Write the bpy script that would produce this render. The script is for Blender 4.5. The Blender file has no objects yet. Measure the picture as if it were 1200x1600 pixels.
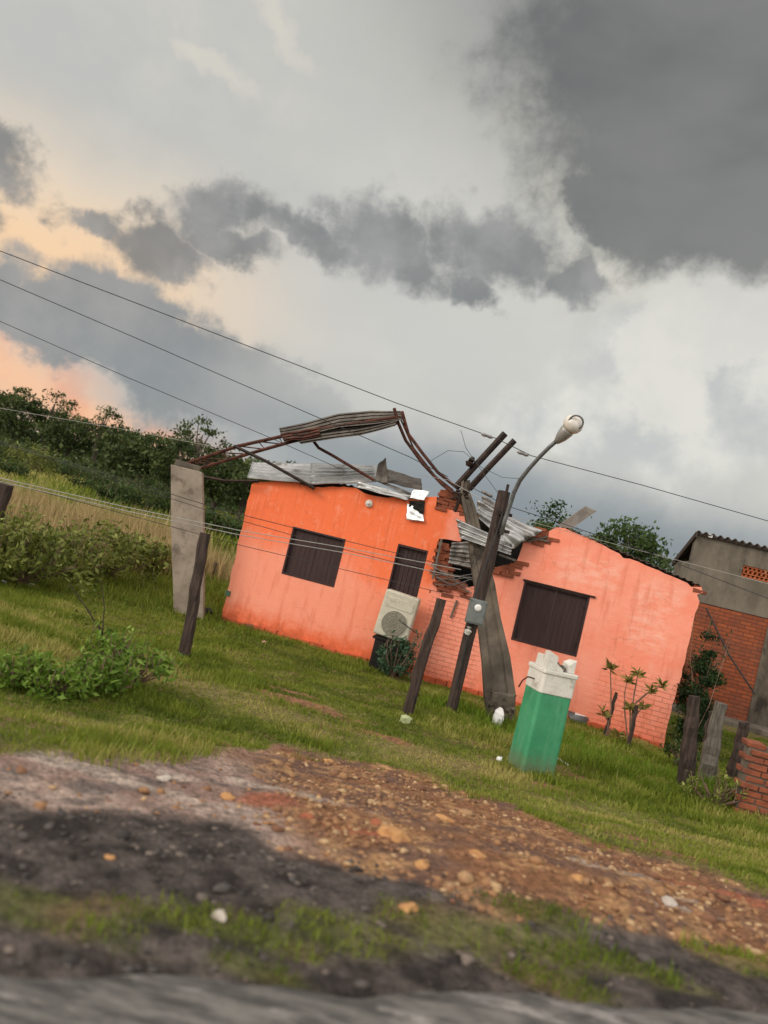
import bpy, bmesh, math, random
import numpy as np
from mathutils import Vector, Matrix
from mathutils.geometry import tessellate_polygon
R = math.radians
random.seed(7)
rng = np.random.default_rng(11)
scn = bpy.context.scene
col = scn.collection

# ------------------------------------------------------------------ camera
EYE = Vector((0, 0, 2.27)); PITCH = R(2.46); ROLL = R(13.8); FPX = 1155.0
Fw = Vector((0, math.cos(PITCH), math.sin(PITCH)))
U0 = Vector((0, -math.sin(PITCH), math.cos(PITCH)))
R0 = Vector((1, 0, 0))
Cu = R0*math.cos(ROLL) + U0*math.sin(ROLL)
Cv = -R0*math.sin(ROLL) + U0*math.cos(ROLL)
cd = bpy.data.cameras.new('camera'); cam = bpy.data.objects.new('camera', cd); col.objects.link(cam)
m = Matrix((Cu, Cv, -Fw)).transposed().to_4x4(); m.translation = EYE
cam.matrix_world = m
cd.sensor_fit = 'VERTICAL'; cd.sensor_height = 36; cd.lens = FPX/1600*36
cd.clip_start = 0.05; cd.clip_end = 3000
cd.dof.use_dof = True; cd.dof.focus_distance = 13.0; cd.dof.aperture_fstop = 1.05
scn.camera = cam
scn.view_settings.view_transform = 'Standard'; scn.view_settings.look = 'None'
scn.view_settings.exposure = 0.12; scn.view_settings.gamma = 1

# ------------------------------------------------------------------ helpers: photo geometry turned into places
def ray(px, py):
    return Fw + Cu*((px-600)/FPX) + Cv*((800-py)/FPX)
def at(px, py, Y):
    d = ray(px, py); return EYE + d*(Y/d.y)
def azel(px, py):
    d = ray(px, py).normalized(); return math.atan2(d.x, d.y), math.asin(d.z)
def lin(r, g, b, k=1.0):
    f = lambda c: ((c/255)/12.92 if c/255 <= .04045 else ((c/255+.055)/1.055)**2.4)*k
    return (f(r), f(g), f(b), 1)
def sm(a, b, x):
    t = np.clip((x-a)/(b-a), 0, 1); return t*t*(3-2*t)
_lat = np.random.default_rng(5).random((256, 256))
def vnoise(x, y):
    xi = np.floor(x).astype(int); yi = np.floor(y).astype(int)
    fx = x-xi; fy = y-yi; fx = fx*fx*(3-2*fx); fy = fy*fy*(3-2*fy)
    g = lambda a, b: _lat[a % 256, b % 256]
    return (g(xi, yi)*(1-fx)+g(xi+1, yi)*fx)*(1-fy)+(g(xi, yi+1)*(1-fx)+g(xi+1, yi+1)*fx)*fy
def fbm(x, y, o=4):
    s = 0; a = .5
    for i in range(o):
        s = s+a*vnoise(x*2**i+17.3*i, y*2**i+9.1*i); a *= .5
    return s/(1-.5**o)

# ------------------------------------------------------------------ node helper
class NT:
    def __init__(s, tree): s.t = tree; s.N = tree.nodes; s.L = tree.links
    def n(s, typ, **kw):
        o = s.N.new(typ)
        for k, v in kw.items(): setattr(o, k, v)
        return o
    def put(s, sock, v):
        if isinstance(v, bpy.types.NodeSocket): s.L.new(v, sock)
        elif v is not None: sock.default_value = v
    def m(s, op, a, b=None, c=None, clamp=False):
        o = s.n('ShaderNodeMath', operation=op, use_clamp=clamp)
        s.put(o.inputs[0], a); s.put(o.inputs[1], b); s.put(o.inputs[2], c)
        return o.outputs[0]
    def noise(s, vec, scale, detail=4, rough=.55, dist=0, color=False):
        o = s.n('ShaderNodeTexNoise'); s.put(o.inputs['Vector'], vec); o.inputs['Scale'].default_value = scale
        o.inputs['Detail'].default_value = detail; o.inputs['Roughness'].default_value = rough
        o.inputs['Distortion'].default_value = dist
        return o.outputs['Color' if color else 'Fac']
    def ss(s, x, a, b, lo=0.0, hi=1.0):
        o = s.n('ShaderNodeMapRange', interpolation_type='SMOOTHSTEP')
        s.put(o.inputs[0], x); o.inputs[1].default_value = a; o.inputs[2].default_value = b
        o.inputs[3].default_value = lo; o.inputs[4].default_value = hi
        return o.outputs[0]
    def mix(s, f, a, b, blend='MIX'):
        o = s.n('ShaderNodeMix', data_type='RGBA', blend_type=blend)
        s.put(o.inputs[0], f); s.put(o.inputs[6], a); s.put(o.inputs[7], b)
        return o.outputs[2]
    def scl(s, vec, v):
        o = s.n('ShaderNodeVectorMath', operation='MULTIPLY'); s.put(o.inputs[0], vec); o.inputs[1].default_value = v
        return o.outputs[0]
    def xyz(s, vec):
        o = s.n('ShaderNodeSeparateXYZ'); s.put(o.inputs[0], vec); return o.outputs

# ------------------------------------------------------------------ world: sunset storm clouds
w = bpy.data.worlds.new('World'); scn.world = w; w.use_nodes = True
SUN_AZ, SUN_EL = R(-118), R(28)
def build_world():
    T = NT(w.node_tree); T.N.clear()
    out = T.n('ShaderNodeOutputWorld'); bg = T.n('ShaderNodeBackground'); bg.inputs[1].default_value = .1
    T.L.new(bg.outputs[0], out.inputs[0])
    sky = T.n('ShaderNodeTexSky', sky_type='NISHITA'); sky.sun_disc = False
    sky.sun_elevation = SUN_EL; sky.sun_rotation = SUN_AZ
    sky.air_density = 1.2; sky.dust_density = 2
    g = T.n('ShaderNodeTexCoord').outputs['Generated']
    x, y, z = T.xyz(g)
    az0 = T.m('ARCTAN2', x, y); el0 = T.m('ARCSINE', z)
    # noise-warped direction for ragged cloud edges
    w1 = T.noise(g, 5.5, 6, .58, color=True); w2 = T.noise(g, 14, 7, .62, color=True)
    a1, b1, _ = T.xyz(w1); a2, b2, _ = T.xyz(w2)
    wob = lambda base, p, q, k1, k2: T.m('ADD', base, T.m('ADD', T.m('MULTIPLY', T.m('SUBTRACT', p, .5), k1), T.m('MULTIPLY', T.m('SUBTRACT', q, .5), k2)))
    az = wob(az0, a1, a2, .16, .12); el = wob(el0, b1, b2, .13, .10)
    azs = wob(az0, a1, a2, .10, .03); els = wob(el0, b1, b2, .08, .03)
    fine = T.noise(g, 19, 9, .60); mid = T.noise(g, 7, 7, .6); big = T.noise(T.scl(g, (1, 1, 2.2)), 2.6, 5, .55)
    def blob(px, py, rx, ry, rot=0, A=az, E=el, hard=(1.25, .75)):
        """soft ellipse in azimuth/elevation; rot (deg) turns it the way it leans against the horizon"""
        a0, e0 = azel(px, py); c, s_ = math.cos(R(rot)+0), math.sin(R(rot)+0)
        da = T.m('SUBTRACT', A, a0); de = T.m('SUBTRACT', E, e0)
        u = T.m('ADD', T.m('MULTIPLY', da, c/(rx/FPX)), T.m('MULTIPLY', de, s_/(rx/FPX)))
        v = T.m('ADD', T.m('MULTIPLY', da, -s_/(ry/FPX)), T.m('MULTIPLY', de, c/(ry/FPX)))
        r2 = T.m('SQRT', T.m('ADD', T.m('MULTIPLY', u, u), T.m('MULTIPLY', v, v)))
        return T.ss(r2, hard[0], hard[1])
    def mx(lst):
        r = lst[0]
        for k in lst[1:]: r = T.m('MAXIMUM', r, k)
        return r
    K = 10.0
    C = lambda r, g_, b, k=1: lin(r, g_, b, K*k)
    def frac(lst, k, lo, hi, nz=None):
        """soft shapes eaten into by fine noise, so the edges come out ragged"""
        return T.ss(T.m('ADD', mx(lst), T.m('MULTIPLY', T.m('SUBTRACT', nz or fine, .5), k)), lo, hi)
    SOFT = (1.7, .1)
    bl = lambda px, py, rx, ry, rot=0: blob(px, py, rx, ry, rot, az, el, SOFT)
    bs = lambda px, py, rx, ry, rot=0: blob(px, py, rx, ry, rot, azs, els, SOFT)
    # veil of high cloud, greyer and bluer toward the horizon
    c = T.mix(T.ss(el0, .0, .17), C(148, 158, 165), C(196, 195, 189))
    c = T.mix(T.m('MULTIPLY', T.ss(big, .36, .62), .45), c, C(178, 179, 177))
    c = T.mix(T.m('MULTIPLY', T.ss(mid, .42, .70), .4), c, C(212, 208, 199))
    # warm glow toward the set sun on the left
    c = T.mix(T.m('MULTIPLY', bs(10, 330, 360, 120), .85), c, C(232, 212, 186))
    c = T.mix(T.m('MULTIPLY', bs(20, 390, 300, 75, 4), .95), c, C(244, 207, 166))
    # light breaking through beside the storm cloud
    c = T.mix(T.m('MULTIPLY', bs(860, 300, 260, 220), .7), c, C(214, 212, 203))
    c = T.mix(T.m('MULTIPLY', bs(640, 540, 330, 90), .5), c, C(206, 205, 199))
    c = T.mix(T.m('MULTIPLY', frac([bl(838, 178, 55, 60, 0), bl(888, 262, 62, 80, 0), bl(950, 400, 170, 42, -4), bl(1130, 440, 190, 46, 10)], .9, .25, .95), .85), c, C(226, 222, 208))
    c = T.mix(T.m('MULTIPLY', frac([bl(425, 30, 90, 26, -30), bl(330, 100, 60, 20, 0)], .7, .2, 1.1), .6), c, C(216, 210, 196))
    # towering cumulus low on the right
    cum = frac([bl(1150, 570, 230, 150, 20), bl(980, 650, 190, 70, 10)], .5, .12, .7, mid)
    cn = T.ss(T.noise(g, 13, 8, .58, .2), .36, .66)
    c = T.mix(T.m('MULTIPLY', cum, .85), c, T.mix(cn, C(190, 192, 190), C(222, 220, 212)))
    c = T.mix(T.m('MULTIPLY', frac([bl(1150, 500, 170, 80, 10), bl(1040, 560, 110, 80, 30)], 1.2, .38, .70), .7), c, C(222, 219, 210))
    c = T.mix(T.m('MULTIPLY', bs(1000, 850, 560, 62), .85), c, C(120, 130, 138))
    c = T.mix(T.m('MULTIPLY', bs(620, 720, 300, 50), .6), c, C(130, 140, 148))
    # blue-grey bank on the left with the orange gap below it
    gap = T.m('MAXIMUM', bs(10, 590, 170, 60, -12), bs(150, 650, 190, 34, -8))
    c = T.mix(T.m('MULTIPLY', gap, .95), c, T.mix(T.ss(fine, .35, .7), C(244, 194, 156), C(238, 166, 130)))
    bank = frac([bl(20, 478, 190, 56, 0), bl(200, 522, 190, 70, -4), bl(310, 590, 190, 74, -8), bl(420, 645, 170, 52, 0)], .5, .22, .62)
    bankc = T.mix(T.ss(mid, .35, .65), C(132, 137, 140), C(150, 152, 152))
    c = T.mix(T.m('MULTIPLY', bank, T.ss(az0, azel(300, 600)[0]-.02, azel(480, 600)[0]+.05, .92, .25)), c, bankc)
    # torn grey cloud band
    torn = frac([bl(245, 395, 115, 42, 0), bl(345, 335, 85, 40, 24), bl(350, 388, 100, 32, 0), bl(470, 375, 115, 38, 0), bl(150, 360, 70, 26, 0), bl(620, 388, 140, 60, -8),
               bl(770, 388, 145, 64, 4), bl(890, 425, 80, 38, -8), bl(-15, 250, 70, 42, 0), bl(-25, 340, 55, 26, 0), bl(730, 450, 60, 40, 0)], 1.15, .26, .88)
    tornc = T.mix(T.ss(T.noise(g, 10, 6, .55), .36, .62), C(118, 120, 120), C(146, 146, 145))
    c = T.mix(T.m('MULTIPLY', torn, .88), c, tornc)
    # dark storm cloud at the upper right
    c = T.mix(T.m('MULTIPLY', bs(940, 40, 400, 210, -20), .75), c, C(128, 129, 127))
    storm = frac([bl(1120, 110, 330, 230, 0), bl(1130, 290, 270, 125, 0), bl(960, 300, 90, 70, 0)], .75, .26, .72)
    stormc = T.mix(T.ss(big, .3, .62), C(100, 102, 101), C(124, 124, 121))
    c = T.mix(T.m('MULTIPLY', storm, .95), c, stormc)
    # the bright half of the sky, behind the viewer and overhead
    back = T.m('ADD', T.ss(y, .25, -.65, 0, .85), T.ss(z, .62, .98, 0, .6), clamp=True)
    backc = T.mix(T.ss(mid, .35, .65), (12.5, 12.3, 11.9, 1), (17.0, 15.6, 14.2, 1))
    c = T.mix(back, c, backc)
    c = T.mix(T.ss(z, -.02, -.06), c, C(90, 88, 60))
    c = T.mix(.06, c, sky.outputs[0])
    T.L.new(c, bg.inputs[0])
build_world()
sd = bpy.data.lights.new('sun', 'SUN'); sd.energy = 1.5; sd.angle = R(22); sd.color = (1, .9, .78)
sun = bpy.data.objects.new('sun', sd); col.objects.link(sun)
sdir = Vector((math.sin(SUN_AZ)*math.cos(SUN_EL), math.cos(SUN_AZ)*math.cos(SUN_EL), math.sin(SUN_EL)))
sun.rotation_euler = sdir.to_track_quat('Z', 'Y').to_euler()

# ------------------------------------------------------------------ object helpers
def tag(o, label=None, cat=None, group=None, kind=None):
    if label: o['label'] = label
    if cat: o['category'] = cat
    if group: o['group'] = group
    if kind: o['kind'] = kind
    return o
def empty(name, loc, label, cat, group=None, rz=0):
    o = bpy.data.objects.new(name, None); col.objects.link(o); o.location = loc; o.rotation_euler = (0, 0, rz)
    o.empty_display_size = .2
    return tag(o, label, cat, group)
def copy_tree(o, parent=None):
    c = o.copy(); col.objects.link(c); c.parent = parent
    for ch in list(o.children): copy_tree(ch, c)
    return c
class MB:
    def __init__(s): s.v = []; s.f = []; s.mi = []
    def add(s, vs, fs, mi=0):
        b = len(s.v); s.v += [tuple(v) for v in vs]; s.f += [[b+i for i in f] for f in fs]; s.mi += [mi]*len(fs)
    def box(s, c, size, M=None, mi=0, jit=0):
        hx, hy, hz = [k/2 for k in size]; vs = []
        for sx, sy, sz in ((-1,-1,-1),(1,-1,-1),(1,1,-1),(-1,1,-1),(-1,-1,1),(1,-1,1),(1,1,1),(-1,1,1)):
            p = Vector((sx*hx+random.uniform(-jit, jit), sy*hy+random.uniform(-jit, jit), sz*hz+random.uniform(-jit, jit)))
            if M: p = M @ p
            vs.append(Vector(c)+p)
        s.add(vs, [(0,3,2,1),(4,5,6,7),(0,1,5,4),(1,2,6,5),(2,3,7,6),(3,0,4,7)], mi)
    def sweep(s, pts, prof, mi=0, cap=True, upv=(0, 0, 1)):
        """prof: per point list of (a,b) section points, or one list"""
        pts = [Vector(p) for p in pts]; n = len(pts); k = None; rows = []
        for i, p in enumerate(pts):
            t = (pts[min(i+1, n-1)]-pts[max(i-1, 0)]).normalized()
            up = Vector(upv)
            if abs(t.dot(up)) > .97: up = Vector((0, 1, 0)) if abs(t.y) < .9 else Vector((1, 0, 0))
            a = t.cross(up).normalized(); b = a.cross(t).normalized()
            pr = prof[i] if isinstance(prof[0][0], (list, tuple)) else prof
            rows.append([p+a*q[0]+b*q[1] for q in pr]); k = len(pr)
        vs = [q for r in rows for q in r]; fs = []
        for i in range(n-1):
            for j in range(k):
                fs.append((i*k+j, i*k+(j+1) % k, (i+1)*k+(j+1) % k, (i+1)*k+j))
        if cap: fs.append(tuple(range(k))[::-1]); fs.append(tuple((n-1)*k+j for j in range(k)))
        s.add(vs, fs, mi)
    def tube(s, pts, r, n=8, mi=0, jit=0):
        rs = r if isinstance(r, (list, tuple)) else [r]*len(pts)
        prof = [[((rr*(1+random.uniform(-jit, jit)))*math.cos(2*math.pi*j/n), (rr*(1+random.uniform(-jit, jit)))*math.sin(2*math.pi*j/n)) for j in range(n)] for rr in rs]
        s.sweep(pts, prof, mi)
    def bar(s, p0, p1, wd, ht, mi=0):
        s.sweep([p0, p1], [(-wd/2, -ht/2), (wd/2, -ht/2), (wd/2, ht/2), (-wd/2, ht/2)], mi)
    def build(s, name, mats, parent=None, smooth=False, bevel=0, solid=0):
        me = bpy.data.meshes.new(name); me.from_pydata(s.v, [], s.f)
        if not isinstance(mats, (list, tuple)): mats = [mats]
        for m_ in mats: me.materials.append(m_)
        if len(mats) > 1:
            for p, i in zip(me.polygons, s.mi): p.material_index = i
        bm = bmesh.new(); bm.from_mesh(me); bmesh.ops.recalc_face_normals(bm, faces=bm.faces); bm.to_mesh(me); bm.free()
        if smooth: me.polygons.foreach_set('use_smooth', [True]*len(me.polygons))
        o = bpy.data.objects.new(name, me); col.objects.link(o); o.parent = parent
        if solid:
            q = o.modifiers.new('solid', 'SOLIDIFY'); q.thickness = solid; q.offset = 0
        if bevel:
            q = o.modifiers.new('bevel', 'BEVEL'); q.width = bevel; q.segments = 2; q.limit_method = 'ANGLE'
        return o
def npmesh(name, V, Fc, mats, parent=None, attrs=None, smooth=False, mi=None):
    V = np.asarray(V, dtype=np.float32); Fc = np.asarray(Fc, dtype=np.int32); k = Fc.shape[1]
    me = bpy.data.meshes.new(name); me.vertices.add(len(V)); me.vertices.foreach_set('co', V.ravel())
    me.loops.add(Fc.size); me.loops.foreach_set('vertex_index', Fc.ravel())
    me.polygons.add(len(Fc)); me.polygons.foreach_set('loop_start', np.arange(0, Fc.size, k, dtype=np.int32))
    me.update(calc_edges=True)
    if smooth: me.polygons.foreach_set('use_smooth', np.ones(len(Fc), bool))
    for an, (typ, data) in (attrs or {}).items():
        a = me.attributes.new(an, typ, 'POINT')
        a.data.foreach_set('value' if typ == 'FLOAT' else 'color', np.asarray(data, dtype=np.float32).ravel())
    if not isinstance(mats, (list, tuple)): mats = [mats]
    for m_ in mats: me.materials.append(m_)
    if mi is not None: me.polygons.foreach_set('material_index', np.asarray(mi, dtype=np.int32))
    o = bpy.data.objects.new(name, me); col.objects.link(o); o.parent = parent
    return o

# ------------------------------------------------------------------ materials
def newmat(name):
    mt = bpy.data.materials.new(name); mt.use_nodes = True
    T = NT(mt.node_tree); b = T.N['Principled BSDF']; return mt, T, b
def bump(T, b, h, dist, strength=1):
    o = T.n('ShaderNodeBump'); o.inputs['Strength'].default_value = strength; o.inputs['Distance'].default_value = dist
    T.L.new(h, o.inputs['Height']); T.L.new(o.outputs[0], b.inputs['Normal'])
def basic(name, c1, c2, scale=6, rough=.8, metal=0, bumpd=.004, c3=None, stretch=(1, 1, 1), spec=.3, detail=6):
    mt, T, b = newmat(name)
    oc = T.n('ShaderNodeTexCoord').outputs['Object']; v = T.scl(oc, stretch)
    n1 = T.noise(v, scale, detail, .6); n2 = T.noise(v, scale*6, 5, .6)
    c = T.mix(T.ss(n1, .35, .65), c1, c2)
    if c3: c = T.mix(T.ss(T.noise(v, scale*.6, 6, .65), .56, .66), c, c3)
    c = T.mix(T.m('MULTIPLY', T.ss(n2, .5, .7), .35), c, T.mix(.5, c1, (.02, .02, .02, 1)))
    T.L.new(c, b.inputs['Base Color']); b.inputs['Roughness'].default_value = rough; b.inputs['Metallic'].default_value = metal
    b.inputs['Specular IOR Level'].default_value = spec
    if bumpd: bump(T, b, T.m('ADD', n1, T.m('MULTIPLY', n2, .5)), bumpd)
    return mt
def leafmat(name, c1, c2, c3, rough=.6, tr=.25):
    mt, T, b = newmat(name)
    a = T.n('ShaderNodeAttribute', attribute_name='tint').outputs['Fac']
    c = T.mix(T.ss(a, 0, .55), c1, c2); c = T.mix(T.ss(a, .55, 1), c, c3)
    T.L.new(c, b.inputs['Base Color']); b.inputs['Roughness'].default_value = rough; b.inputs['Specular IOR Level'].default_value = .25
    tl = T.n('ShaderNodeBsdfTranslucent'); T.L.new(c, tl.inputs[0])
    mx_ = T.n('ShaderNodeMixShader'); mx_.inputs[0].default_value = tr
    T.L.new(b.outputs[0], mx_.inputs[1]); T.L.new(tl.outputs[0], mx_.inputs[2]); T.L.new(mx_.outputs[0], T.N['Material Output'].inputs[0])
    return mt
M = {}
M['wood_dark'] = basic('wood_dark', (.035, .024, .02, 1), (.075, .052, .042, 1), 5, .9, c3=(.02, .016, .014, 1), stretch=(6, 6, .7), bumpd=.008)
M['wood_grey'] = basic('wood_grey', (.10, .085, .07, 1), (.17, .15, .125, 1), 5, .9, c3=(.05, .042, .035, 1), stretch=(6, 6, .7), bumpd=.01)
M['concrete'] = basic('concrete', (.26, .21, .165, 1), (.35, .29, .23, 1), 2.2, .92, c3=(.17, .135, .105, 1), bumpd=.006)
M['concrete_old'] = basic('concrete_old', (.11, .092, .072, 1), (.19, .16, .125, 1), 3, .92, c3=(.055, .046, .038, 1), bumpd=.014, stretch=(1, 1, .5))
M['render_grey'] = basic('render_grey', (.12, .102, .08, 1), (.185, .16, .125, 1), 1.6, .95, c3=(.085, .072, .058, 1), bumpd=.01, stretch=(1, 1, .6))
M['rust'] = basic('rust', (.045, .016, .011, 1), (.12, .042, .025, 1), 7, .75, .2, c3=(.025, .014, .012, 1))
M['steel_dark'] = basic('steel_dark', (.02, .013, .011, 1), (.05, .03, .024, 1), 7, .6, .3)
M['zinc'] = basic('zinc', (.34, .34, .335, 1), (.50, .50, .49, 1), 2.5, .42, .75, c3=(.16, .135, .11, 1), bumpd=.002)
M['zinc_old'] = basic('zinc_old', (.16, .15, .14, 1), (.33, .315, .30, 1), 2.5, .55, .55, c3=(.08, .06, .045, 1), bumpd=.002)
M['zinc_dark'] = basic('zinc_dark', (.075, .062, .052, 1), (.17, .15, .13, 1), 2.5, .6, .4, c3=(.05, .03, .022, 1), bumpd=.002)
M['foil'] = basic('foil', (.75, .78, .80, 1), (.9, .9, .9, 1), 3, .3, .6, bumpd=.003)
M['brown_paint'] = basic('brown_paint', (.036, .017, .017, 1), (.05, .026, .025, 1), 3, .6, bumpd=.002, stretch=(10, 10, .6), c3=(.028, .014, .013, 1))
M['brick'] = basic('brick', (.42, .12, .045, 1), (.30, .075, .03, 1), 6, .95, bumpd=.006, c3=(.48, .2, .1, 1))
M['brick_dirty'] = basic('brick_dirty', (.30, .09, .045, 1), (.19, .06, .035, 1), 5, .95, bumpd=.008, c3=(.13, .07, .05, 1))
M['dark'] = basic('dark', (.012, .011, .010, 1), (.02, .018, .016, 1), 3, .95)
M['cream'] = basic('cream', (.50, .47, .37, 1), (.58, .55, .45, 1), 3, .55, c3=(.40, .36, .28, 1), bumpd=.001)
M['grille'] = basic('grille', (.22, .2, .16, 1), (.27, .245, .2, 1), 9, .6)
M['grille_bar'] = basic('grille_bar', (.30, .28, .22, 1), (.36, .335, .27, 1), 9, .6)
M['white'] = basic('white', (.62, .60, .54, 1), (.72, .70, .64, 1), 5, .7, c3=(.42, .38, .32, 1), bumpd=.003)
M['plastic_white'] = basic('plastic_white', (.7, .7, .68, 1), (.8, .8, .78, 1), 8, .4, bumpd=.002)
M['green_paint'] = basic('green_paint', (.035, .25, .115, 1), (.055, .30, .145, 1), 2.2, .5, c3=(.09, .29, .16, 1), bumpd=.003, spec=.4)
M['meter_grey'] = basic('meter_grey', (.14, .155, .15, 1), (.19, .205, .2, 1), 6, .5, .2)
M['wire'] = basic('wire', (.03, .03, .032, 1), (.05, .05, .05, 1), 9, .6, bumpd=0)
M['wire_pale'] = basic('wire_pale', (.33, .32, .29, 1), (.42, .40, .37, 1), 9, .6, bumpd=0)
M['lamp_metal'] = basic('lamp_metal', (.34, .33, .31, 1), (.42, .41, .38, 1), 6, .45, .5, bumpd=.001)
M['arm_metal'] = basic('arm_metal', (.13, .135, .135, 1), (.2, .2, .2, 1), 6, .5, .5, bumpd=.001)
M['asphalt'] = basic('asphalt', (.07, .066, .062, 1), (.19, .18, .165, 1), 9, .9, c3=(.32, .30, .28, 1), bumpd=.012, stretch=(.5, 2.0, 1))
M['bark'] = basic('bark', (.07, .055, .042, 1), (.12, .095, .075, 1), 6, .95, stretch=(3, 3, 1), bumpd=.01)
M['stem'] = basic('stem', (.16, .10, .075, 1), (.22, .14, .10, 1), 9, .9)
M['stone_ochre'] = basic('stone_ochre', (.50, .27, .11, 1), (.36, .17, .075, 1), 7, .95, c3=(.6, .42, .22, 1), bumpd=.008)
M['stone_red'] = basic('stone_red', (.36, .12, .06, 1), (.24, .08, .045, 1), 7, .95, bumpd=.01)
M['stone_pale'] = basic('stone_pale', (.52, .46, .40, 1), (.40, .34, .29, 1), 7, .95, bumpd=.01)
M['leaf_far'] = leafmat('leaf_far', (.024, .040, .012, 1), (.065, .095, .026, 1), (.125, .155, .045, 1))
M['leaf_dark'] = leafmat('leaf_dark', (.025, .045, .012, 1), (.055, .09, .022, 1), (.10, .15, .04, 1))
M['leaf_bush'] = leafmat('leaf_bush', (.065, .085, .016, 1), (.16, .19, .035, 1), (.32, .35, .10, 1))
M['leaf_bright'] = leafmat('leaf_bright', (.065, .12, .013, 1), (.13, .22, .025, 1), (.22, .32, .06, 1))
M['leaf_creeper'] = leafmat('leaf_creeper', (.010, .022, .007, 1), (.022, .05, .012, 1), (.05, .09, .02, 1))
M['leaf_blue'] = leafmat('leaf_blue', (.03, .07, .035, 1), (.055, .115, .06, 1), (.11, .18, .10, 1))
M['leaf_croton'] = leafmat('leaf_croton', (.09, .10, .02, 1), (.22, .20, .05, 1), (.38, .27, .09, 1))
M['grass'] = leafmat('grass', (.09, .13, .014, 1), (.20, .25, .027, 1), (.42, .37, .12, 1), tr=.3)
M['grass_lush'] = leafmat('grass_lush', (.075, .13, .010, 1), (.155, .255, .017, 1), (.28, .40, .055, 1), tr=.35)
M['grass_dry'] = leafmat('grass_dry', (.14, .16, .035, 1), (.42, .31, .15, 1), (.66, .50, .27, 1), tr=.3)

# ------------------------------------------------------------------ ground
RA = R(10)
def Hs(x, y):
    """large-scale ground height: road embankment in front, flat yard, slow rise to the wooded hill"""
    d = y*math.cos(RA) - x*math.sin(RA)
    h = .75*(1-sm(2.6, 8.5, d))
    yy = np.maximum(0, y-15.5)
    h = h + .0285*np.minimum(yy, 130) * sm(0, 12, yy)
    return h
def G(px, py):
    d = ray(px, py); t = 1.0
    z = 0.0
    for _ in range(40):
        t = (EYE.z-z)/-d.z; p = EYE+d*t; z = .5*z+.5*float(Hs(np.array(p.x), np.array(p.y)))
    return Vector((p.x, p.y, z))
def H(x, y):
    near = 1-sm(18, 40, np.hypot(x, y))
    lump = (fbm(x*.9, y*.9, 4)-.5)*.13*near + (fbm(x*5, y*5, 3)-.5)*.035*near
    far = (fbm(x*.05+3, y*.05, 3)-.5)*1.2*sm(25, 80, y)
    return Hs(x, y)+lump*sm(2.4, 4, y)+far
def Hf(x, y): return float(H(np.array(float(x)), np.array(float(y))))
def band(pts):
    P = sorted([(G(*p).x, G(*p).y) for p in pts]); xs = [p[0] for p in P]; ys = [p[1] for p in P]
    return lambda x: np.interp(x, xs, ys)
b_grass = band([(-300, 1190), (0, 1178), (120, 1172), (260, 1192), (390, 1178), (430, 1160), (560, 1185), (700, 1222), (800, 1262), (900, 1305), (1000, 1330), (1200, 1395), (1400, 1470)])
b_mid = band([(-300, 1215), (0, 1245), (150, 1258), (300, 1295), (560, 1345), (700, 1390), (900, 1440), (1200, 1500), (1400, 1550)])
b_road = band([(-300, 1500), (0, 1525), (600, 1553), (1200, 1592), (1500, 1610)])
def wobble(x, y, k, s): return (fbm(x*s+7, y*s+3, 4)-.5)*k
TUFTS = [(40, 1415, .42, .12), (120, 1430, .25, .10), (380, 1450, .30, .13), (440, 1480, .2, .08), (300, 1445, .14, .08), (520, 1450, .26, .15), (600, 1462, .25, .08), (700, 1450, .35, .20), (800, 1462, .42, .2),
         (900, 1480, .38, .16), (1020, 1520, .24, .09), (1175, 1505, .3, .14), (820, 1420, .3, .15), (200, 1420, .15, .07), (860, 1530, .22, .09), (400, 1515, .2, .07)]
TF = [(G(a, b).x, G(a, b).y, c, d) for a, b, c, d in TUFTS]
BARE = [(470, 1103, .75, .16), (900, 1215, .22, .12), (860, 1232, .28, .1), (990, 1310, .5, .12), (450, 1085, .5, .08), (600, 1150, .3, .12), (350, 1165, .35, .1), (1090, 1345, .35, .12)]
BF = [(G(a, b).x, G(a, b).y, c, d) for a, b, c, d in BARE]
DRY = [(260, 1060, 1.0, .55), (150, 1140, 1.0, .35), (380, 1100, 1.4, .45), (700, 1190, 1.3, .35), (620, 1160, .8, .25), (1050, 1300, .9, .25), (300, 1150, .8, .3)]
DF = [(G(a, b).x, G(a, b).y, c, d) for a, b, c, d in DRY]
def ell(x, y, L, a=1.3, b=.6):
    r = np.zeros_like(x)
    for cx, cy, rx, ry in L:
        u = x-cx; v = y-cy
        uu = (u*math.cos(-.15)+v*math.sin(-.15))/rx; vv = (-u*math.sin(-.15)+v*math.cos(-.15))/ry
        r = np.maximum(r, sm(a, b, np.sqrt(uu*uu+vv*vv)+(fbm(x*6, y*6, 3)-.5)*.9))
    return r
def grassness(x, y):
    d = y-b_grass(x)+wobble(x, y, 1.3, 1.4)+wobble(x+40, y, 1.6, 4.5)+wobble(x+9, y, .7, 13)
    g = sm(-.35, .6, d)*(1-.93*ell(x, y, BF))
    t = ell(x, y, TF, 1.25, .5)
    return np.clip(np.maximum(g, t), 0, 1)
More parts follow.
